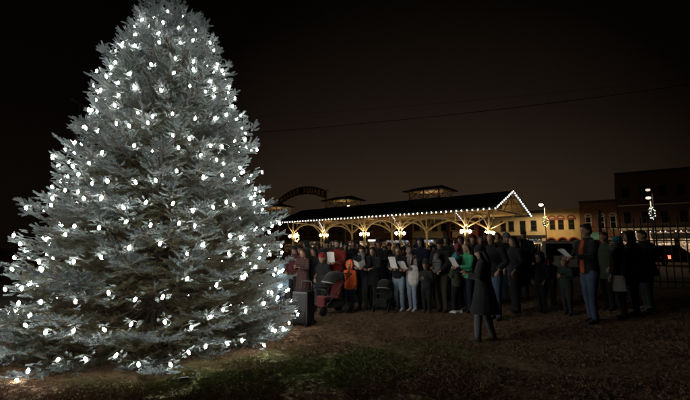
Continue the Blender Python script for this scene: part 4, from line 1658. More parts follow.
def person(px, d, label, H=1.7, face=0.0, top='black', leg='black', shoe='black', head='short', hair='dark', hat='black', coat=0.0,
           hands='paper', nod=8.0, turn=0.0, sk=0, kid=False, group=None, fat=1.0, quilt=0.0, detail=True, lean=0.0, scarf=None,
           stride=0.06, inner=None, beard=False, zofs=None, x=None, pom=False, lace=None):
    """one standing person; face: degrees, 0 looks at the camera, -90 looks to the spruce's side"""
    p = at(px, d) if x is None else Vector((x, d, 0))
    g = gz(p.x, p.y)
    if p.y > 11.0:
        g += .012
    root = thing('person', label, 'person', (p.x, p.y, g), R(face), group)
    s = H / 1.75
    hs = (1.22 if kid else 1.0) * (1.0 if not kid else min(1.15, 1.0 / max(s, .62)) )
    f = fat * (1.06 if kid else 1.0)
    vox = .021 * max(.75, s) if detail else .032
    def V(x, y, z):
        return Vector((x * s, y * s, z * s))
    legk = .94 if kid else 1.0
    ank = [V(.10 + (stride if i else -stride) * .3, (-.5 if i else .5) * stride * 1.6, .09) for i in (0, 1)]
    ank[0].x = -abs(ank[0].x)
    hip = [V(-.09, 0, .92 * legk), V(.09, 0, .92 * legk)]
    knee = [(a + h) * .5 + V(0, -.035, .0) for a, h in zip(ank, hip)]
    ly = -lean
    chest = V(0, ly * .6, 1.30)
    sh = [V(-.185 * (0.92 if kid else 1), ly * .9, 1.425), V(.185 * (0.92 if kid else 1), ly * .9, 1.425)]
    nk = V(0, ly * 1.0 + .01, 1.47)
    hc = V(0, ly * 1.15 - .012, 1.635)
    HM = Matrix.Translation(nk + V(0, 0, .05)) @ Matrix.Rotation(R(turn), 4, 'Z') @ Matrix.Rotation(R(nod), 4, 'X') @ Matrix.Scale(s * hs, 4) @ Matrix.Translation(Vector((0, -.02, -1.52)))
    # hand targets in body space (x to the person's left, -y forward)
    T = dict(paper=[(-.11, -.34, 1.16), (.11, -.34, 1.16)], down=[(-.25, -.03, .86), (.25, -.03, .86)], pockets=[(-.20, -.13, .98), (.20, -.13, .98)],
             chest=[(-.06, -.27, 1.24), (.07, -.25, 1.20)], mouth=[(-.03, -.17, 1.50), (.24, -.04, .88)], mouthl=[(-.24, -.04, .88), (.05, -.17, 1.50)],
             push=[(-.20, -.40, 1.04), (.20, -.40, 1.04)], phone=[(-.24, -.05, .88), (.03, -.44, 1.28)], phoner=[(-.03, -.46, 1.28), (.20, -.16, 1.0)],
             hang=[(-.25, -.08, .84), (.26, -.1, .86)], cup=[(-.05, -.30, 1.22), (.20, -.14, 1.0)], carry=[(-.12, -.26, 1.10), (.13, -.24, 1.02)])[hands]
    wr, el = [], []
    for i in (0, 1):
        S = sh[i]
        hint = Vector(((-.6 if i == 0 else .6), .5, -.8))
        e_, w_ = ik(S, V(*T[i]) + Vector((0, ly * .8 * s, 0)), .285 * s, .255 * s, hint)
        el.append(e_)
        wr.append(w_)
    X = Vector((1, 0, 0))
    # ---------------- body
    b = MB()
    b.ball((0, 0, 1.645), (.076, .094, .105), HM)
    b.ball((0, -.028, 1.585), (.056, .066, .075), HM)
    b.ball((0, -.062, 1.545), (.030, .026, .024), HM, 1)
    b.tube([(0, -.084, 1.655), (0, -.108, 1.612)], [.011, .017], 6, M=HM, round_=True)
    b.ball((0, -.086, 1.570), (.024, .014, .014), HM, 1)
    b.ball((0, -.080, 1.675), (.050, .018, .014), HM, 1)
    for i in (-1, 1):
        b.ball((i * .078, .008, 1.625), (.012, .022, .034), HM, 1)
    b.tube([nk + V(0, .01, -.06), HM @ Vector((0, .012, 1.56))], [.058 * s, .056 * s], 10, round_=True)
    b.tube([V(0, 0, .90), V(0, 0, 1.1), chest, V(0, ly * .9, 1.42)], [(.14 * s, .10 * s), (.125 * s, .09 * s), (.15 * s, .10 * s), (.13 * s, .07 * s)], 12, side=X, round_=True)
    for i in (0, 1):
        b.tube([hip[i], knee[i], ank[i]], [.078 * s, .052 * s, .036 * s], 8, round_=True)
        b.tube([ank[i] + V(0, .03, -.05), ank[i] + V(0, -.12, -.055)], [.032 * s, .030 * s], 8, round_=True)
        b.tube([sh[i], el[i], wr[i]], [.048 * s, .036 * s, .026 * s], 8, round_=True)
        # palm
        dr = (wr[i] - el[i]).normalized()
        b.tube([wr[i], wr[i] + dr * .05 * s, wr[i] + dr * .085 * s], [(.026 * s, .018 * s), (.036 * s, .016 * s), (.036 * s, .014 * s)], 8, side=UP.cross(dr) if abs(dr.z) < .8 else Vector((0, 1, 0)), round_=True)
    sm = skin(sk)
    bo = organic(b, 'body', sm, root, vox * .82, 3)
    if detail:
        fg = MB()
        for i in (0, 1):
            dr = (wr[i] - el[i]).normalized()
            sd = (UP.cross(dr) if abs(dr.z) < .8 else Vector((0, 1, 0))).normalized()
            nr = sd.cross(dr).normalized()
            inw = -nr if nr.z > 0 else nr        # fingers curl downwards / inwards
            base = wr[i] + dr * .08 * s
            for q, ln in enumerate((.070, .078, .072, .056)):
                o = base + sd * (-.027 + .018 * q) * s
                fg.tube([o - dr * .02 * s, o + dr * ln * .45 * s + inw * .008 * s, o + dr * ln * .75 * s + inw * .028 * s, o + dr * ln * .8 * s + inw * .05 * s], [.0095 * s, .009 * s, .0085 * s, .007 * s], 6, round_=True)
            tdir = -1 if i == 0 else 1
            o = wr[i] + dr * .03 * s + sd * .03 * tdir * s
            fg.tube([o - sd * .012 * tdir * s, o + dr * .03 * s + sd * .018 * tdir * s, o + dr * .058 * s + sd * .012 * tdir * s + inw * .015 * s], [.012 * s, .0105 * s, .008 * s], 6, round_=True)
        FINGERS.append((bo, fg))
        for i in (-1, 1):
            MB().ball((i * .030, -.083, 1.642), (.0125, .009, .0085), HM, 1).build('eye', M_EYE, bo, True)
        MB().ball((0, -.100, 1.568), (.020, .0035, .0045), HM, 1).build('mouth', mat('lip', (0.22, 0.07, 0.06), .5), bo, True)
    # ---------------- trousers
    lm = cloth(leg, C[leg])
    t = MB()
    t.tube([V(0, .005, 1.03), V(0, .01, .93), V(0, .005, .85)], [(.155 * s * f, .115 * s * f), (.17 * s * f, .125 * s * f), (.15 * s * f, .11 * s * f)], 12, side=X, round_=True)
    for i in (0, 1):
        t.tube([hip[i] + V(0, 0, -.02), hip[i].lerp(knee[i], .5), knee[i], knee[i].lerp(ank[i], .55), ank[i] + V(0, .005, -.01)],
               [.105 * s * f, .092 * s * f, .072 * s * f, .064 * s * f, .060 * s], 10, round_=False)
    organic(t, 'trousers', lm, root, vox, 2, .006 * s, 11)
    # ---------------- shoes
    for i in (0, 1):
        sh_ = MB()
        a = ank[i]
        sh_.tube([a + V(0, .055, -.05), a + V(0, .0, -.045), a + V(0, -.08, -.052), a + V(0, -.145, -.062)], [(.038 * s, .034 * s), (.042 * s, .044 * s), (.044 * s, .034 * s), (.034 * s, .022 * s)], 10, side=X, round_=True)
        sh_.tube([a + V(0, .01, -.04), a + V(0, .012, .05)], [.050 * s, .052 * s], 10, round_=True)
        so = organic(sh_, 'shoe', cloth('shoe_' + shoe, C[shoe], .6), root, (.017 if detail else .03) * max(.8, s), 2)
        sl = MB()
        sl.prism([(-.045 * s, 0), (.045 * s, 0), (.045 * s, .022 * s), (-.045 * s, .022 * s)], (a.y - .165 * s), (a.y + .085 * s), Matrix.Translation((a.x, 0, 0)))
        sl.build('sole', M_SOLE if shoe == 'white' else M_TRIM, so)
    # ---------------- jacket or coat
    tm = lace or cloth(top, C[top])
    j = MB()
    hem = .86 - coat * .5
    pts = [V(0, .012, hem), V(0, .01, max(hem + .08, .94)), V(0, ly * .3, 1.12), chest, V(0, ly * .85, 1.40), V(0, ly * .98 + .01, 1.49)]
    rr = [(.185, .145), (.182, .142), (.168, .130), (.190, .138), (.165, .105), (.075, .072)]
    if coat > .2:
        rr[0] = (.245, .20 + stride * .35)
        rr[1] = (.215, .165)
    j.tube(pts, [(a_ * s * f, b_ * s * f) for a_, b_ in rr], 16, side=X, round_=False)
    for i in (0, 1):
        j.tube([sh[i].lerp(chest, .18), sh[i].lerp(el[i], .12), el[i], el[i].lerp(wr[i], .6), wr[i] + (el[i] - wr[i]).normalized() * .012 * s], [.080 * s * f, .078 * s * f, .062 * s * f, .055 * s * f, .050 * s * f], 10, round_=False)
    j.torus((nk.x, nk.y - .0, nk.z + .02 * s), .072 * s, .024 * s, 16, 8, axis='Z')
    if head != 'hood' and sk % 2 == 0:
        j.tube([nk + V(-.09, .05, .0), nk + V(0, .095, -.02), nk + V(.09, .05, .0)], [.03 * s, .042 * s, .03 * s], 8, round_=True)
    jk = organic(j, 'coat' if coat > .2 else 'jacket', tm, root, vox, 2, .009 * s, 8, quilt)
    if inner:
        pi = MB()
        pi.tube([V(0, -.130, .90), V(0, -.128, 1.12) + V(0, ly * .3, 0), V(0, -.136, 1.30) + V(0, ly * .6, 0), V(0, -.085, 1.44) + V(0, ly * .9, 0)], [(.056 * s, .026 * s)] * 4, 10, side=X, round_=True)
        organic(pi, 'shirt', cloth(inner, C[inner]), root, vox * .8, 2)
    if scarf:
        sc_ = MB()
        sc_.torus((nk.x, nk.y - .02 * s, nk.z + .045 * s), .085 * s, .042 * s, 18, 8, axis='Z')
        sc_.tube([nk + V(.05, -.11, .03), nk + V(.06, -.16, -.12), nk + V(.06, -.17, -.28)], [(.05 * s, .02 * s)] * 3, 8, side=X, round_=True)
        organic(sc_, 'scarf', cloth(scarf, C[scarf]), root, vox * .8, 2, .006, 14)
    # ---------------- head cover
    h = MB()
    if head in ('short', 'bald'):
        if head == 'short':
            h.ball((0, .016, 1.672), (.086, .096, .092), HM)
            h.ball((0, .045, 1.62), (.078, .065, .075), HM)
            h.tube([(-.045, -.062, 1.725), (.0, -.070, 1.732), (.045, -.060, 1.725)], .020, 8, M=HM, round_=True)
        else:
            h.tube([(-.080, .0, 1.635), (-.06, .07, 1.635), (0, .095, 1.635), (.06, .07, 1.635), (.080, .0, 1.635)], [(.012, .03)] * 5, 8, M=HM, round_=True)
        organic(h, 'hair', M_HAIR[hair], root, .015 * s * hs if detail else .024, 1, .006 * s, 40)
    elif head == 'long':
        h.ball((0, .016, 1.672), (.090, .100, .094), HM)
        h.tube([(0, .05, 1.68), (0, .085, 1.58), (0, .105, 1.46), (0, .11, 1.33)], [(.085, .05), (.095, .05), (.10, .045), (.075, .03)], 12, side=X, M=HM, round_=True)
        for i in (-1, 1):
            h.tube([(i * .055, -.055, 1.715), (i * .085, -.015, 1.65), (i * .09, .0, 1.54), (i * .085, -.01, 1.40)], [.022, .026, .028, .018], 8, M=HM, round_=True)
        organic(h, 'hair', M_HAIR[hair], root, (.016 if detail else .026) * s * hs, 2, .007 * s, 30)
    elif head in ('beanie', 'beanie_long'):
        h.ball((0, .012, 1.685), (.092, .106, .095), HM)
        h.tube([(0, .01, 1.655), (0, .008, 1.705)], [(.094, .108), (.097, .111)], 18, side=X, M=HM)
        if pom:
            h.ball((0, .02, 1.795), .035, HM)
        organic(h, 'beanie', cloth('hat_' + hat, C[hat]), root, (.014 if detail else .022) * s * hs, 2, .003, 40)
        q = MB()
        q.ball((0, .042, 1.61), (.080, .068, .075), HM)
        if head == 'beanie_long':
            q.tube([(0, .06, 1.62), (0, .09, 1.5), (0, .10, 1.36)], [(.085, .045), (.095, .045), (.07, .03)], 12, side=X, M=HM, round_=True)
            for i in (-1, 1):
                q.tube([(i * .082, -.02, 1.63), (i * .088, -.01, 1.52), (i * .08, -.02, 1.40)], [.022, .026, .018], 8, M=HM, round_=True)
        organic(q, 'hair', M_HAIR[hair], root, (.018 if detail else .026) * s * hs, 1, .005 * s, 40)
    elif head == 'hood':
        h.ball((0, .030, 1.660), (.108, .105, .122), HM)
        h.ball((0, .045, 1.57), (.105, .085, .10), HM)
        pts_ = []
        for k in range(13):
            a_ = math.pi * (-.35 + 1.7 * k / 12)
            pts_.append((.088 * math.cos(a_), -.060, 1.630 + .108 * math.sin(a_)))
        h.tube(pts_, .022, 8, M=HM, round_=True)
        organic(h, 'hood', lace or cloth(hat, C[hat]), root, (.016 if detail else .024) * s * hs, 2, .005 * s, 20)
    elif head == 'brim':
        h.tube([(0, .005, 1.69), (0, .008, 1.75), (0, .01, 1.80)], [(.095, .108), (.090, .102), (.065, .085)], 16, side=X, M=HM)
        h.tube([(0, .0, 1.690), (0, .0, 1.702)], [(.165, .185), (.168, .188)], 20, side=X, M=HM)
        organic(h, 'brimmed_hat', cloth('hat_' + hat, C[hat]), root, .012 * s, 1)
        q = MB()
        q.ball((0, .045, 1.62), (.080, .066, .075), HM)
        organic(q, 'hair', M_HAIR[hair], root, .02 * s, 1, .005, 40)
    if beard:
        q = MB()
        q.ball((0, -.058, 1.545), (.048, .042, .040), HM)
        q.tube([(-.066, -.01, 1.60), (-.05, -.055, 1.555), (0, -.085, 1.54), (.05, -.055, 1.555), (.066, -.01, 1.60)], .02, 8, M=HM, round_=True)
        organic(q, 'beard', M_HAIR[hair], root, .012 * s, 1, .004, 40)
    rot = Matrix.Rotation(R(face), 3, 'Z')
    root_loc = Vector((p.x, p.y, g))
    return dict(root=root, wr=[root_loc + rot @ w_ for w_ in wr], fwd=rot @ Vector((0, -1, 0)), right=rot @ Vector((1, 0, 0)), s=s)

def sheet_of_paper(c, n, up, label, w=.216, h=.28, fold=.0, curl=.02):
    """a held song sheet: slightly curled, thin but with two faces and thickness"""
    n = Vector(n).normalized()
    up = Vector(up)
    up = (up - n * up.dot(n)).normalized()
    r_ = up.cross(n).normalized()
    vs, fs = [], []
    nx, ny = 8, 6
    for sgn in (1, -1):
        for j in range(ny + 1):
            for i in range(nx + 1):
                u, v = i / nx - .5, j / ny - .5
                dz = curl * math.cos(u * 3.0) + fold * abs(u) + .006 * math.sin(v * 5 + u * 3)
                vs.append(r_ * u * w + up * v * h + n * (dz + sgn * .0008))
    m = (nx + 1) * (ny + 1)
    for k in (0, 1):
        for j in range(ny):
            for i in range(nx):
                a = k * m + j * (nx + 1) + i
                fs.append((a, a + 1, a + nx + 2, a + nx + 1) if k == 0 else (a + nx + 1, a + nx + 2, a + 1, a))
    mb = MB()
    mb.add(vs, fs)
    o = mb.build('song_sheet', M_PAPER, None, True, loc=c)
    tag(o, label, 'paper')
    return o
def hold(pp, label, tilt=.5, w=.216, h=.28, fold=0.0, raise_=.10, turn=0.0):
    """a sheet between the two hands of a person, its print towards the face"""
    c = (pp['wr'][0] + pp['wr'][1]) / 2 + pp['fwd'] * .10 * pp['s'] + Vector((0, 0, raise_ * pp['s']))
    fw = Matrix.Rotation(R(turn), 3, 'Z') @ pp['fwd']
    return sheet_of_paper(c, -fw * 1.0 + Vector((0, 0, tilt)), Vector((0, 0, 1)) + fw * .4, label, w, h, fold)
def hold_one(pp, i, label, tilt=.5, w=.216, h=.28, raise_=.10, nrm=None):
    c = pp['wr'][i] + pp['fwd'] * .10 * pp['s'] + Vector((0, 0, raise_ * pp['s']))
    return sheet_of_paper(c, nrm or (-pp['fwd'] + Vector((0, 0, tilt))), Vector((0, 0, 1)), label, w, h)

G1 = 'singers standing in the front row'
G2 = 'people standing by the fence'
# the two nearest figures and those round them
person(481, 7.03, 'person in a long black coat and grey jeans standing alone before the crowd', 1.62, -112, 'black', 'greydenim', 'brown', 'beanie_long', 'dark', 'black', coat=.72, hands='chest', nod=14, stride=.16, fat=1.08, sk=1)
q = person(491, 8.65, 'tall balding person in black jacket and blue jeans holding folded white paper', 1.83, -48, 'black', 'denim', 'brown', 'bald', 'dark', hands='cup', nod=16, sk=0, fat=1.08, stride=.1)
hold_one(q, 0, 'crumpled white paper held by the tall balding person', .8, .15, .17, .04)
person(512.5, 9.2, 'person with long dark hair and grey jacket standing in profile beside the balding one', 1.70, -78, 'charcoal', 'black', 'black', 'long', 'dark', hands='pockets', nod=4, sk=2, fat=1.02)
person(473, 10.1, 'person with short dark hair in black looking over the green jacket', 1.82, -35, 'black', 'black', 'black', 'short', 'dark', hands='paper', nod=14, sk=1)
q = person(466, 9.8, 'person with fair hair in a bright green jacket', 1.62, -65, 'green', 'navy', 'black', 'long', 'blonde', hands='paper', nod=10, sk=2, group=G1)
hold(q, 'white song sheet held low by the person in green', .7)
q = person(457, 10.7, 'person in a pink beanie and pink jacket behind the olive-coated child', 1.62, -30, 'pink', 'charcoal', 'black', 'beanie_long', 'brown', 'pink', hands='paper', nod=16, sk=0)
hold(q, 'white song sheet held upright by the person in pink', .2, .2, .29, 0, .16)
person(455, 9.8, 'child in olive padded jacket and teal bobble hat with white trainers', 1.29, -140, 'olive', 'black', 'white', 'beanie', 'brown', 'teal', hands='chest', nod=4, kid=True, quilt=.010, pom=True, fat=1.1)
q = person(440, 10.1, 'person in black beanie and khaki trousers carrying a pale bundle', 1.80, -42, 'black', 'khaki', 'brown', 'beanie', 'dark', 'black', hands='carry', nod=18, sk=1, fat=1.08)
bw = MB()
bw.ball((0, 0, 0), (.14, .10, .19))
bw.ball((.02, -.03, .17), (.09, .085, .09))
bw.tube([(-.10, -.06, -.12), (.0, -.11, -.2), (.1, -.06, -.12)], .05, 8, round_=True)
bc = (q['wr'][0] + q['wr'][1]) / 2 + Vector((0, 0, .10)) - q['fwd'] * .04
bd = thing('wrapped_bundle', 'pale grey wrapped bundle held against the person in khaki trousers', 'bundle', bc, R(-42))
organic(bw, 'blanket', cloth('blanket', C['grey']), bd, .014, 3, .012, 10)
MB().tube([(-.13, -.02, .03), (.0, -.115, .04), (.13, -.02, .03)], .012, 6).build('strap', cloth('navy', C['navy']), bd, True)
person(425, 9.9, 'child in dark beanie and dark patterned jacket between the jeans and khaki trousers', 1.22, -30, 'charcoal', 'black', 'brown', 'beanie', 'dark', 'charcoal', hands='chest', nod=6, kid=True, sk=1)
person(420, 11.3, 'tall person with navy hood up above the child in dark beanie', 1.84, -35, 'navy', 'black', 'black', 'hood', 'dark', 'navy', coat=.5, hands='paper', nod=12, sk=2, fat=1.1)
q = person(411, 10.35, 'person in rose jacket and pale jeans bending over a sheet', 1.58, -40, 'rose', 'paledenim', 'white', 'beanie_long', 'brown', 'rose', hands='paper', nod=24, sk=0, lean=.06, scarf='rose')
hold(q, 'white song sheet held by the person in rose', .9, .2, .26)
bg_ = thing('shoulder_bag', 'pale cloth bag hanging beside the person in rose', 'bag', tuple(at(412.5, 10.05) + Vector((0, 0, .72))), R(-20))
bm_ = MB()
bm_.tube([(0, 0, 0), (0, 0, .12), (0, 0, .34)], [(.13, .06), (.15, .07), (.13, .03)], 12, side=X if False else Vector((1, 0, 0)), round_=True)
organic(bm_, 'pouch', cloth('bag', (0.5, .48, .46)), bg_, .014, 2, .012, 9)
MB().tube([(-.10, 0, .32), (-.06, .06, .60), (.05, .10, .68), (.10, 0, .32)], .012, 6).build('strap', cloth('bag', (0.5, .48, .46)), bg_, True)
q = person(398, 10.45, 'person in black vest jacket and pale blue jeans with white trainers', 1.62, -28, 'black', 'paledenim', 'white', 'long', 'brown', hands='paper', nod=14, sk=2)
hold(q, 'large white song sheet held out by the person in pale jeans', .35, .24, .30, 0, .14, -25)
person(379, 11.5, 'tall person in dark brimmed hat and black coat', 1.80, -20, 'black', 'black', 'black', 'brim', 'dark', 'black', coat=.4, hands='paper', nod=10, sk=1, fat=1.1)
person(372.5, 10.6, 'person with long dark hair in black coat beside the small stroller', 1.60, -25, 'black', 'black', 'black', 'long', 'dark', coat=.35, hands='paper', nod=14, sk=2)
q = person(362, 10.6, 'person in black jacket holding an open white booklet', 1.64, -15, 'black', 'charcoal', 'black', 'short', 'dark', hands='paper', nod=22, sk=0, scarf='grey')
hold(q, 'open white booklet held low before a black jacket', .9, .30, .22, .25, .03)
person(350, 10.4, 'child in orange hooded coat with one hand at the mouth', 1.20, -18, 'orange', 'navy', 'brown', 'hood', 'brown', 'orange', coat=.15, hands='mouth', nod=-2, kid=True, sk=2, fat=1.12)
person(346, 11.9, 'person with short dark hair in black behind the orange coat', 1.70, -10, 'black', 'black', 'black', 'short', 'dark', hands='paper', nod=8, sk=1)
q = person(337.5, 11.2, 'bearded person in red jacket holding a white sheet behind the red stroller', 1.79, -22, 'red', 'black', 'black', 'short', 'dark', hands='paper', nod=8, sk=0, beard=True, fat=1.08)
hold(q, 'white song sheet held against the red jacket', .25, .21, .29, 0, .12)
person(322.5, 10.8, 'youngster in red beanie and black padded coat beside the red stroller', 1.36, -25, 'charcoal', 'black', 'black', 'beanie', 'brown', 'red', coat=.3, hands='pockets', nod=2, kid=True, sk=2, quilt=.012, fat=1.1)
person(314, 11.0, 'person with long dark hair in black padded coat near the spruce', 1.58, -30, 'black', 'greydenim', 'black', 'long', 'dark', coat=.35, hands='pockets', nod=6, sk=1, quilt=.010)
# plaid long coat
def plaid(name, a, b):
    m = bpy.data.materials.new(name)
    m.use_nodes = True
    t = m.node_tree
    p = t.nodes['Principled BSDF']
    p.inputs['Roughness'].default_value = .9
    c = N(t, 'ShaderNodeTexCoord')
    ws = []
    for ax in ('X', 'Z'):
        w_ = N(t, 'ShaderNodeTexWave', bands_direction=ax)
        w_.inputs['Scale'].default_value = 5.5
        w_.inputs['Distortion'].default_value = .4
        t.links.new(c.outputs['Object'], w_.inputs['Vector'])
        ws.append(w_)
    mu = N(t, 'ShaderNodeMath', operation='ADD')
    t.links.new(ws[0].outputs['Fac'], mu.inputs[0])
    t.links.new(ws[1].outputs['Fac'], mu.inputs[1])
    mx = N(t, 'ShaderNodeMix', data_type='RGBA')
    mx.inputs[6].default_value = (*a, 1)
    mx.inputs[7].default_value = (*b, 1)
    mr_ = N(t, 'ShaderNodeMapRange')
    mr_.inputs['From Max'].default_value = 2.0
    t.links.new(mu.outputs[0], mr_.inputs['Value'])
    t.links.new(mr_.outputs[0], mx.inputs[0])
    t.links.new(mx.outputs[2], p.inputs['Base Color'])
    return m
person(303.5, 10.7, 'person in long brown and black plaid coat close by the spruce', 1.56, -35, 'maroon', 'black', 'black', 'long', 'brown', coat=.7, hands='chest', nod=10, sk=0, lace=plaid('plaid_wool', (0.012, .008, .008), (0.085, .032, .028)))
person(283, 9.9, 'small child in light blue jacket half hidden by the spruce', 1.12, -10, 'lightblue', 'navy', 'black', 'beanie', 'brown', 'lightblue', hands='down', kid=True, sk=2)
person(295, 11.4, 'person in dark maroon jacket half hidden by the spruce', 1.62, -20, 'maroon', 'black', 'black', 'beanie_long', 'dark', 'black', hands='pockets', sk=1)
# by the fence and the cars
q = person(586, 7.5, 'person in open black jacket over an orange shirt and blue jeans in profile', 1.80, -82, 'black', 'denim', 'black', 'short', 'dark', hands='paper', nod=3, sk=1, inner='rust')
hold(q, 'white song sheet held edge on by the person in the orange shirt', 1.2, .2, .26, 0, .05)
person(603, 8.4, 'person in dark olive coat standing behind the orange shirted one', 1.60, -70, 'olive', 'black', 'black', 'short', 'brown', coat=.3, hands='pockets', sk=1, group=G2)
q = person(616.5, 7.6, 'person in teal beanie and black coat with a sheet hanging from one hand', 1.50, -95, 'black', 'black', 'black', 'beanie_long', 'dark', 'teal', coat=.3, hands='hang', nod=6, sk=2)
hold_one(q, 1, 'white sheet hanging from the hand of the person in teal beanie', .1, .215, .28, -.14, Vector((-.25, -1, .15)))
person(629, 7.75, 'person in black hood up standing between the teal beanie and the fence', 1.58, -100, 'black', 'black', 'black', 'hood', 'dark', 'black', coat=.35, hands='pockets', sk=1, fat=1.08)
person(641.5, 8.1, 'person with short dark hair in black coat next to the iron fence', 1.56, -85, 'black', 'charcoal', 'grey', 'short', 'dark', coat=.25, hands='pockets', sk=0, fat=1.08)
person(538, 8.9, 'child in black hooded jacket before the silver off-roader', 1.24, -60, 'black', 'black', 'black', 'hood', 'dark', 'black', hands='pockets', kid=True, sk=1)
person(562.5, 8.4, 'child in dark green jacket before the silver off-roader', 1.15, -60, 'forest', 'charcoal', 'black', 'beanie', 'dark', 'forest', hands='chest', kid=True, sk=0)
person(548.5, 9.6, 'person crouching low in black before the silver off-roader', 1.10, -70, 'black', 'black', 'black', 'beanie', 'dark', 'black', hands='pockets', kid=True, sk=1)['root']['label'] = 'youngster in black jacket between the two dark children'

# rows behind: only heads and shoulders show
BG = [(299, 12.6), (307, 13.6), (311, 15.5), (318, 14.4), (327, 13.0), (330, 15.5), (341, 14.3), (353, 13.0), (357, 15.2), (367, 13.5), (385, 13.0), (389, 15.0),
      (394, 12.4), (403, 12.2), (407, 14.6), (415, 13.2), (429, 12.2), (433, 14.0), (446, 12.1), (450, 14.2), (460, 12.0), (480, 11.3), (484, 13.4), (497, 11.2),
      (502, 12.8), (505, 10.3), (519, 10.8), (523, 13.0), (376, 16.2), (398, 17.0), (439, 16.0), (469, 15.0), (336, 17.0), (322, 17.5), (362, 17.8), (424, 17.2), (456, 17.0), (490, 16.0)]
rb = random.Random(77)
tops = ['black', 'charcoal', 'navy', 'brown', 'maroon', 'olive', 'black', 'grey', 'forest']
words = dict(black='black', charcoal='charcoal', navy='navy', brown='brown', maroon='maroon', olive='olive', grey='grey', forest='dark green')
hw = dict(short='short hair', long='long hair', beanie='a beanie', beanie_long='a beanie over long hair', hood='the hood up', brim='a brimmed hat')
seen = set()
for k, (px, d) in enumerate(BG):
    row = 'just behind the front singers' if d < 12.9 else ('deep in the crowd' if d < 15 else 'at the crowd\'s far edge')
    for _ in range(200):
        tp = rb.choice(tops)
        hd = rb.choice(['short', 'short', 'long', 'beanie', 'beanie_long', 'hood', 'beanie'])
        hr = rb.choice(['dark', 'dark', 'brown', 'grey', 'blonde'])
        ht_ = rb.choice(['black', 'charcoal', 'maroon', 'grey', 'navy'])
        if hd == 'hood':
            ht_ = tp
            desc = 'hood up'
        elif hd == 'beanie':
            desc = ht_ + ' beanie'
        elif hd == 'beanie_long':
            desc = ht_ + ' beanie over long hair'
        else:
            desc = '%s %s hair' % (hd, hr)
        lab = 'person in %s jacket, %s, %s' % (words[tp], desc, row)
        if lab not in seen:
            break
    seen.add(lab)
    person(px, d, lab, rb.uniform(1.58, 1.84), rb.uniform(-50, 5), tp, rb.choice(['black', 'denim', 'charcoal']), 'black', hd, hr, ht_,
           hands=rb.choice(['paper', 'pockets', 'chest']), nod=rb.uniform(2, 18), turn=rb.uniform(-20, 20), sk=k, group='crowd behind the front row', detail=False, fat=rb.uniform(1, 1.12))
bake_organics()

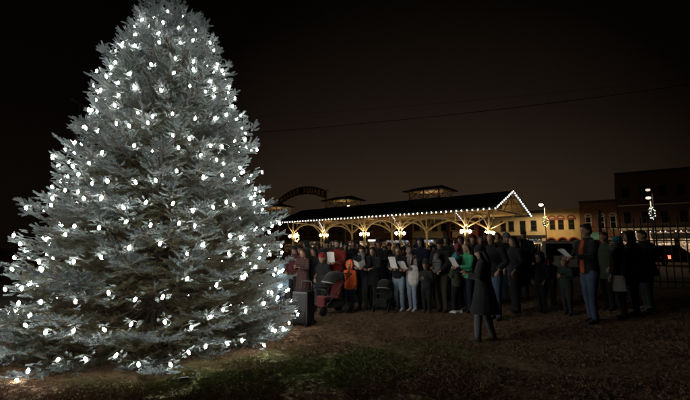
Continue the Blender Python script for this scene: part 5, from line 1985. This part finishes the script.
# ================================================================== strollers and the portable speaker
def stroller(label, px, d, rz, fabric, canopy, rimc, k=1.0):
    p = at(px, d)
    root = thing('stroller', label, 'stroller', (p.x, p.y, gz(p.x, p.y)), rz)
    root.scale = (k, k, k)
    # local -y is the front
    fm = M_DARKSTEEL
    for sx in (-1, 1):
        m_ = MB()
        m_.tube([(sx * .25, -.42, .16), (sx * .25, -.15, .42), (sx * .25, .25, .85), (sx * .25, .46, 1.04)], .014, 8)
        m_.tube([(sx * .25, .40, .16), (sx * .25, .12, .45), (sx * .25, -.1, .62)], .014, 8)
        m_.build('side_frame', fm, root, True)
        for y, r_ in ((-.42, .13), (.42, .16)):
            T = Matrix.Translation((sx * .27, y, r_)) @ Matrix.Rotation(R(90), 4, 'Y')
            t_ = MB()
            t_.torus((0, 0, 0), r_ - .02, .02, 20, 8, T, 'Z')
            wh_ = t_.build('wheel', M_TYRE, root, True)
            rm = MB()
            rm.lathe([(.02, -.02), (r_ - .035, -.008), (r_ - .035, .008), (.02, .02)], 14, T)
            for q_ in range(5):
                pass
            rm.build('rim', rimc, wh_, True)
    m_ = MB()
    m_.tube([(-.25, .46, 1.04), (-.24, .52, 1.07), (.24, .52, 1.07), (.25, .46, 1.04)], .019, 8)
    m_.build('handle', M_TYRE, root, True)
    m_ = MB()
    m_.add([(x_, y_, z_) for x_ in (-.21, .21) for y_, z_ in ((-.30, .46), (-.28, .50), (.08, .44), (.24, .92), (.28, .90), (.12, .40))],
           [(0, 1, 7, 6), (1, 2, 8, 7), (2, 3, 9, 8), (3, 4, 10, 9), (4, 5, 11, 10), (5, 0, 6, 11), (0, 5, 2, 1), (5, 4, 3, 2), (6, 7, 8, 11), (11, 8, 9, 10)])
    m_.build('seat', fabric, root)
    m_ = MB()
    m_.cham(-.2, .2, -.36, -.28, .2, .48, .03)
    m_.build('footrest', fabric, root)
    # hooded canopy: ribs of an arched hood
    vs, fs = [], []
    nr, na = 9, 7
    for i in range(nr):
        a = R(15 + 100 * i / (nr - 1))
        for j in range(na):
            b_ = math.pi * j / (na - 1)
            x_ = -.24 * math.cos(b_)
            rr_ = .18 + .22 * math.sin(b_) ** .6
            vs.append((x_, .14 - rr_ * math.cos(a) * 1.0, .78 + rr_ * math.sin(a) * .95))
    for i in range(nr - 1):
        for j in range(na - 1):
            fs.append((i * na + j, i * na + j + 1, (i + 1) * na + j + 1, (i + 1) * na + j))
    m = len(vs)
    vs2 = [(x_ * .96, y_ * .97 + .003, z_ - .012) for x_, y_, z_ in vs]
    fs2 = [tuple(reversed([q_ + m for q_ in f])) for f in fs]
    MB().add(vs + vs2, fs + fs2).build('canopy', canopy, root, True)
    m_ = MB()
    m_.tube([vs[j] for j in range(na)], .016, 6)
    m_.build('canopy_rim', cloth('rim', (.25, .25, .25)), root, True)
    m_ = MB()
    m_.tube([(-.24, -.16, .66), (-.2, -.34, .68), (.2, -.34, .68), (.24, -.16, .66)], .018, 8)
    m_.build('bumper_bar', rimc, root, True)
    m_ = MB()
    m_.add([(x_, y_, z_) for x_ in (-.22, .22) for y_, z_ in ((-.25, .20), (-.25, .36), (.32, .36), (.32, .20))],
           [(0, 3, 2, 1), (4, 5, 6, 7), (0, 4, 7, 3), (1, 5, 4, 0), (3, 7, 6, 2)])
    m_.build('basket', cloth('basket', (.02, .02, .02)), root)
    return root
stroller('black stroller with red seat and pale canopy rim beside the orange coat', 331.5, 9.9, R(-55), cloth('stroller_red', (.085, .009, .008)), cloth('canopy', (.012, .012, .013)), M_DARKSTEEL, .88)
stroller('small black stroller between the black coat and the pale jeans', 383, 10.25, R(-20), cloth('stroller_black', (.010, .010, .011)), cloth('canopy2', (.012, .016, .012)), M_DARKSTEEL, .68)

p = at(304.5, 8.45)
root = thing('portable_speaker', 'black portable speaker on small wheels next to the spruce', 'speaker', (p.x, p.y, gz(p.x, p.y)), R(-25))
M_SPK = mat('speaker_plastic', (0.009, 0.009, 0.0095), 0.5, var=0.15, bump=0.3, bscale=200)
M_GRL = mat('speaker_grille', (0.014, 0.014, 0.015), 0.6, var=0.5, scale=220, bump=0.8, bscale=300)
m_ = MB()
m_.cham(-.18, .18, -.16, .16, .05, .70, .035)
bx_ = m_.build('cabinet', M_SPK, root)
MB().cham(-.155, .155, -.172, -.158, .09, .66, .006).build('grille', M_GRL, bx_)
m_ = MB()
m_.torus((0, -.172, .25), .115, .012, 24, 6)
m_.build('woofer_ring', M_SPK, bx_, True)
for sx in (-1, 1):
    T = Matrix.Translation((sx * .16, .13, .06)) @ Matrix.Rotation(R(90), 4, 'Y')
    MB().lathe([(.02, -.03), (.06, -.025), (.06, .025), (.02, .03)], 14, T).build('wheel', M_TYRE, root, True)
    MB().box(sx * .13 - .025, sx * .13 + .025, -.15, -.10, 0, .052).build('foot', M_TYRE, root)
m_ = MB()
m_.tube([(-.12, .12, .68), (-.12, .12, .86), (-.09, .12, .89), (.09, .12, .89), (.12, .12, .86), (.12, .12, .68)], .012, 8)
m_.build('handle', M_DARKSTEEL, root, True)
#PART4
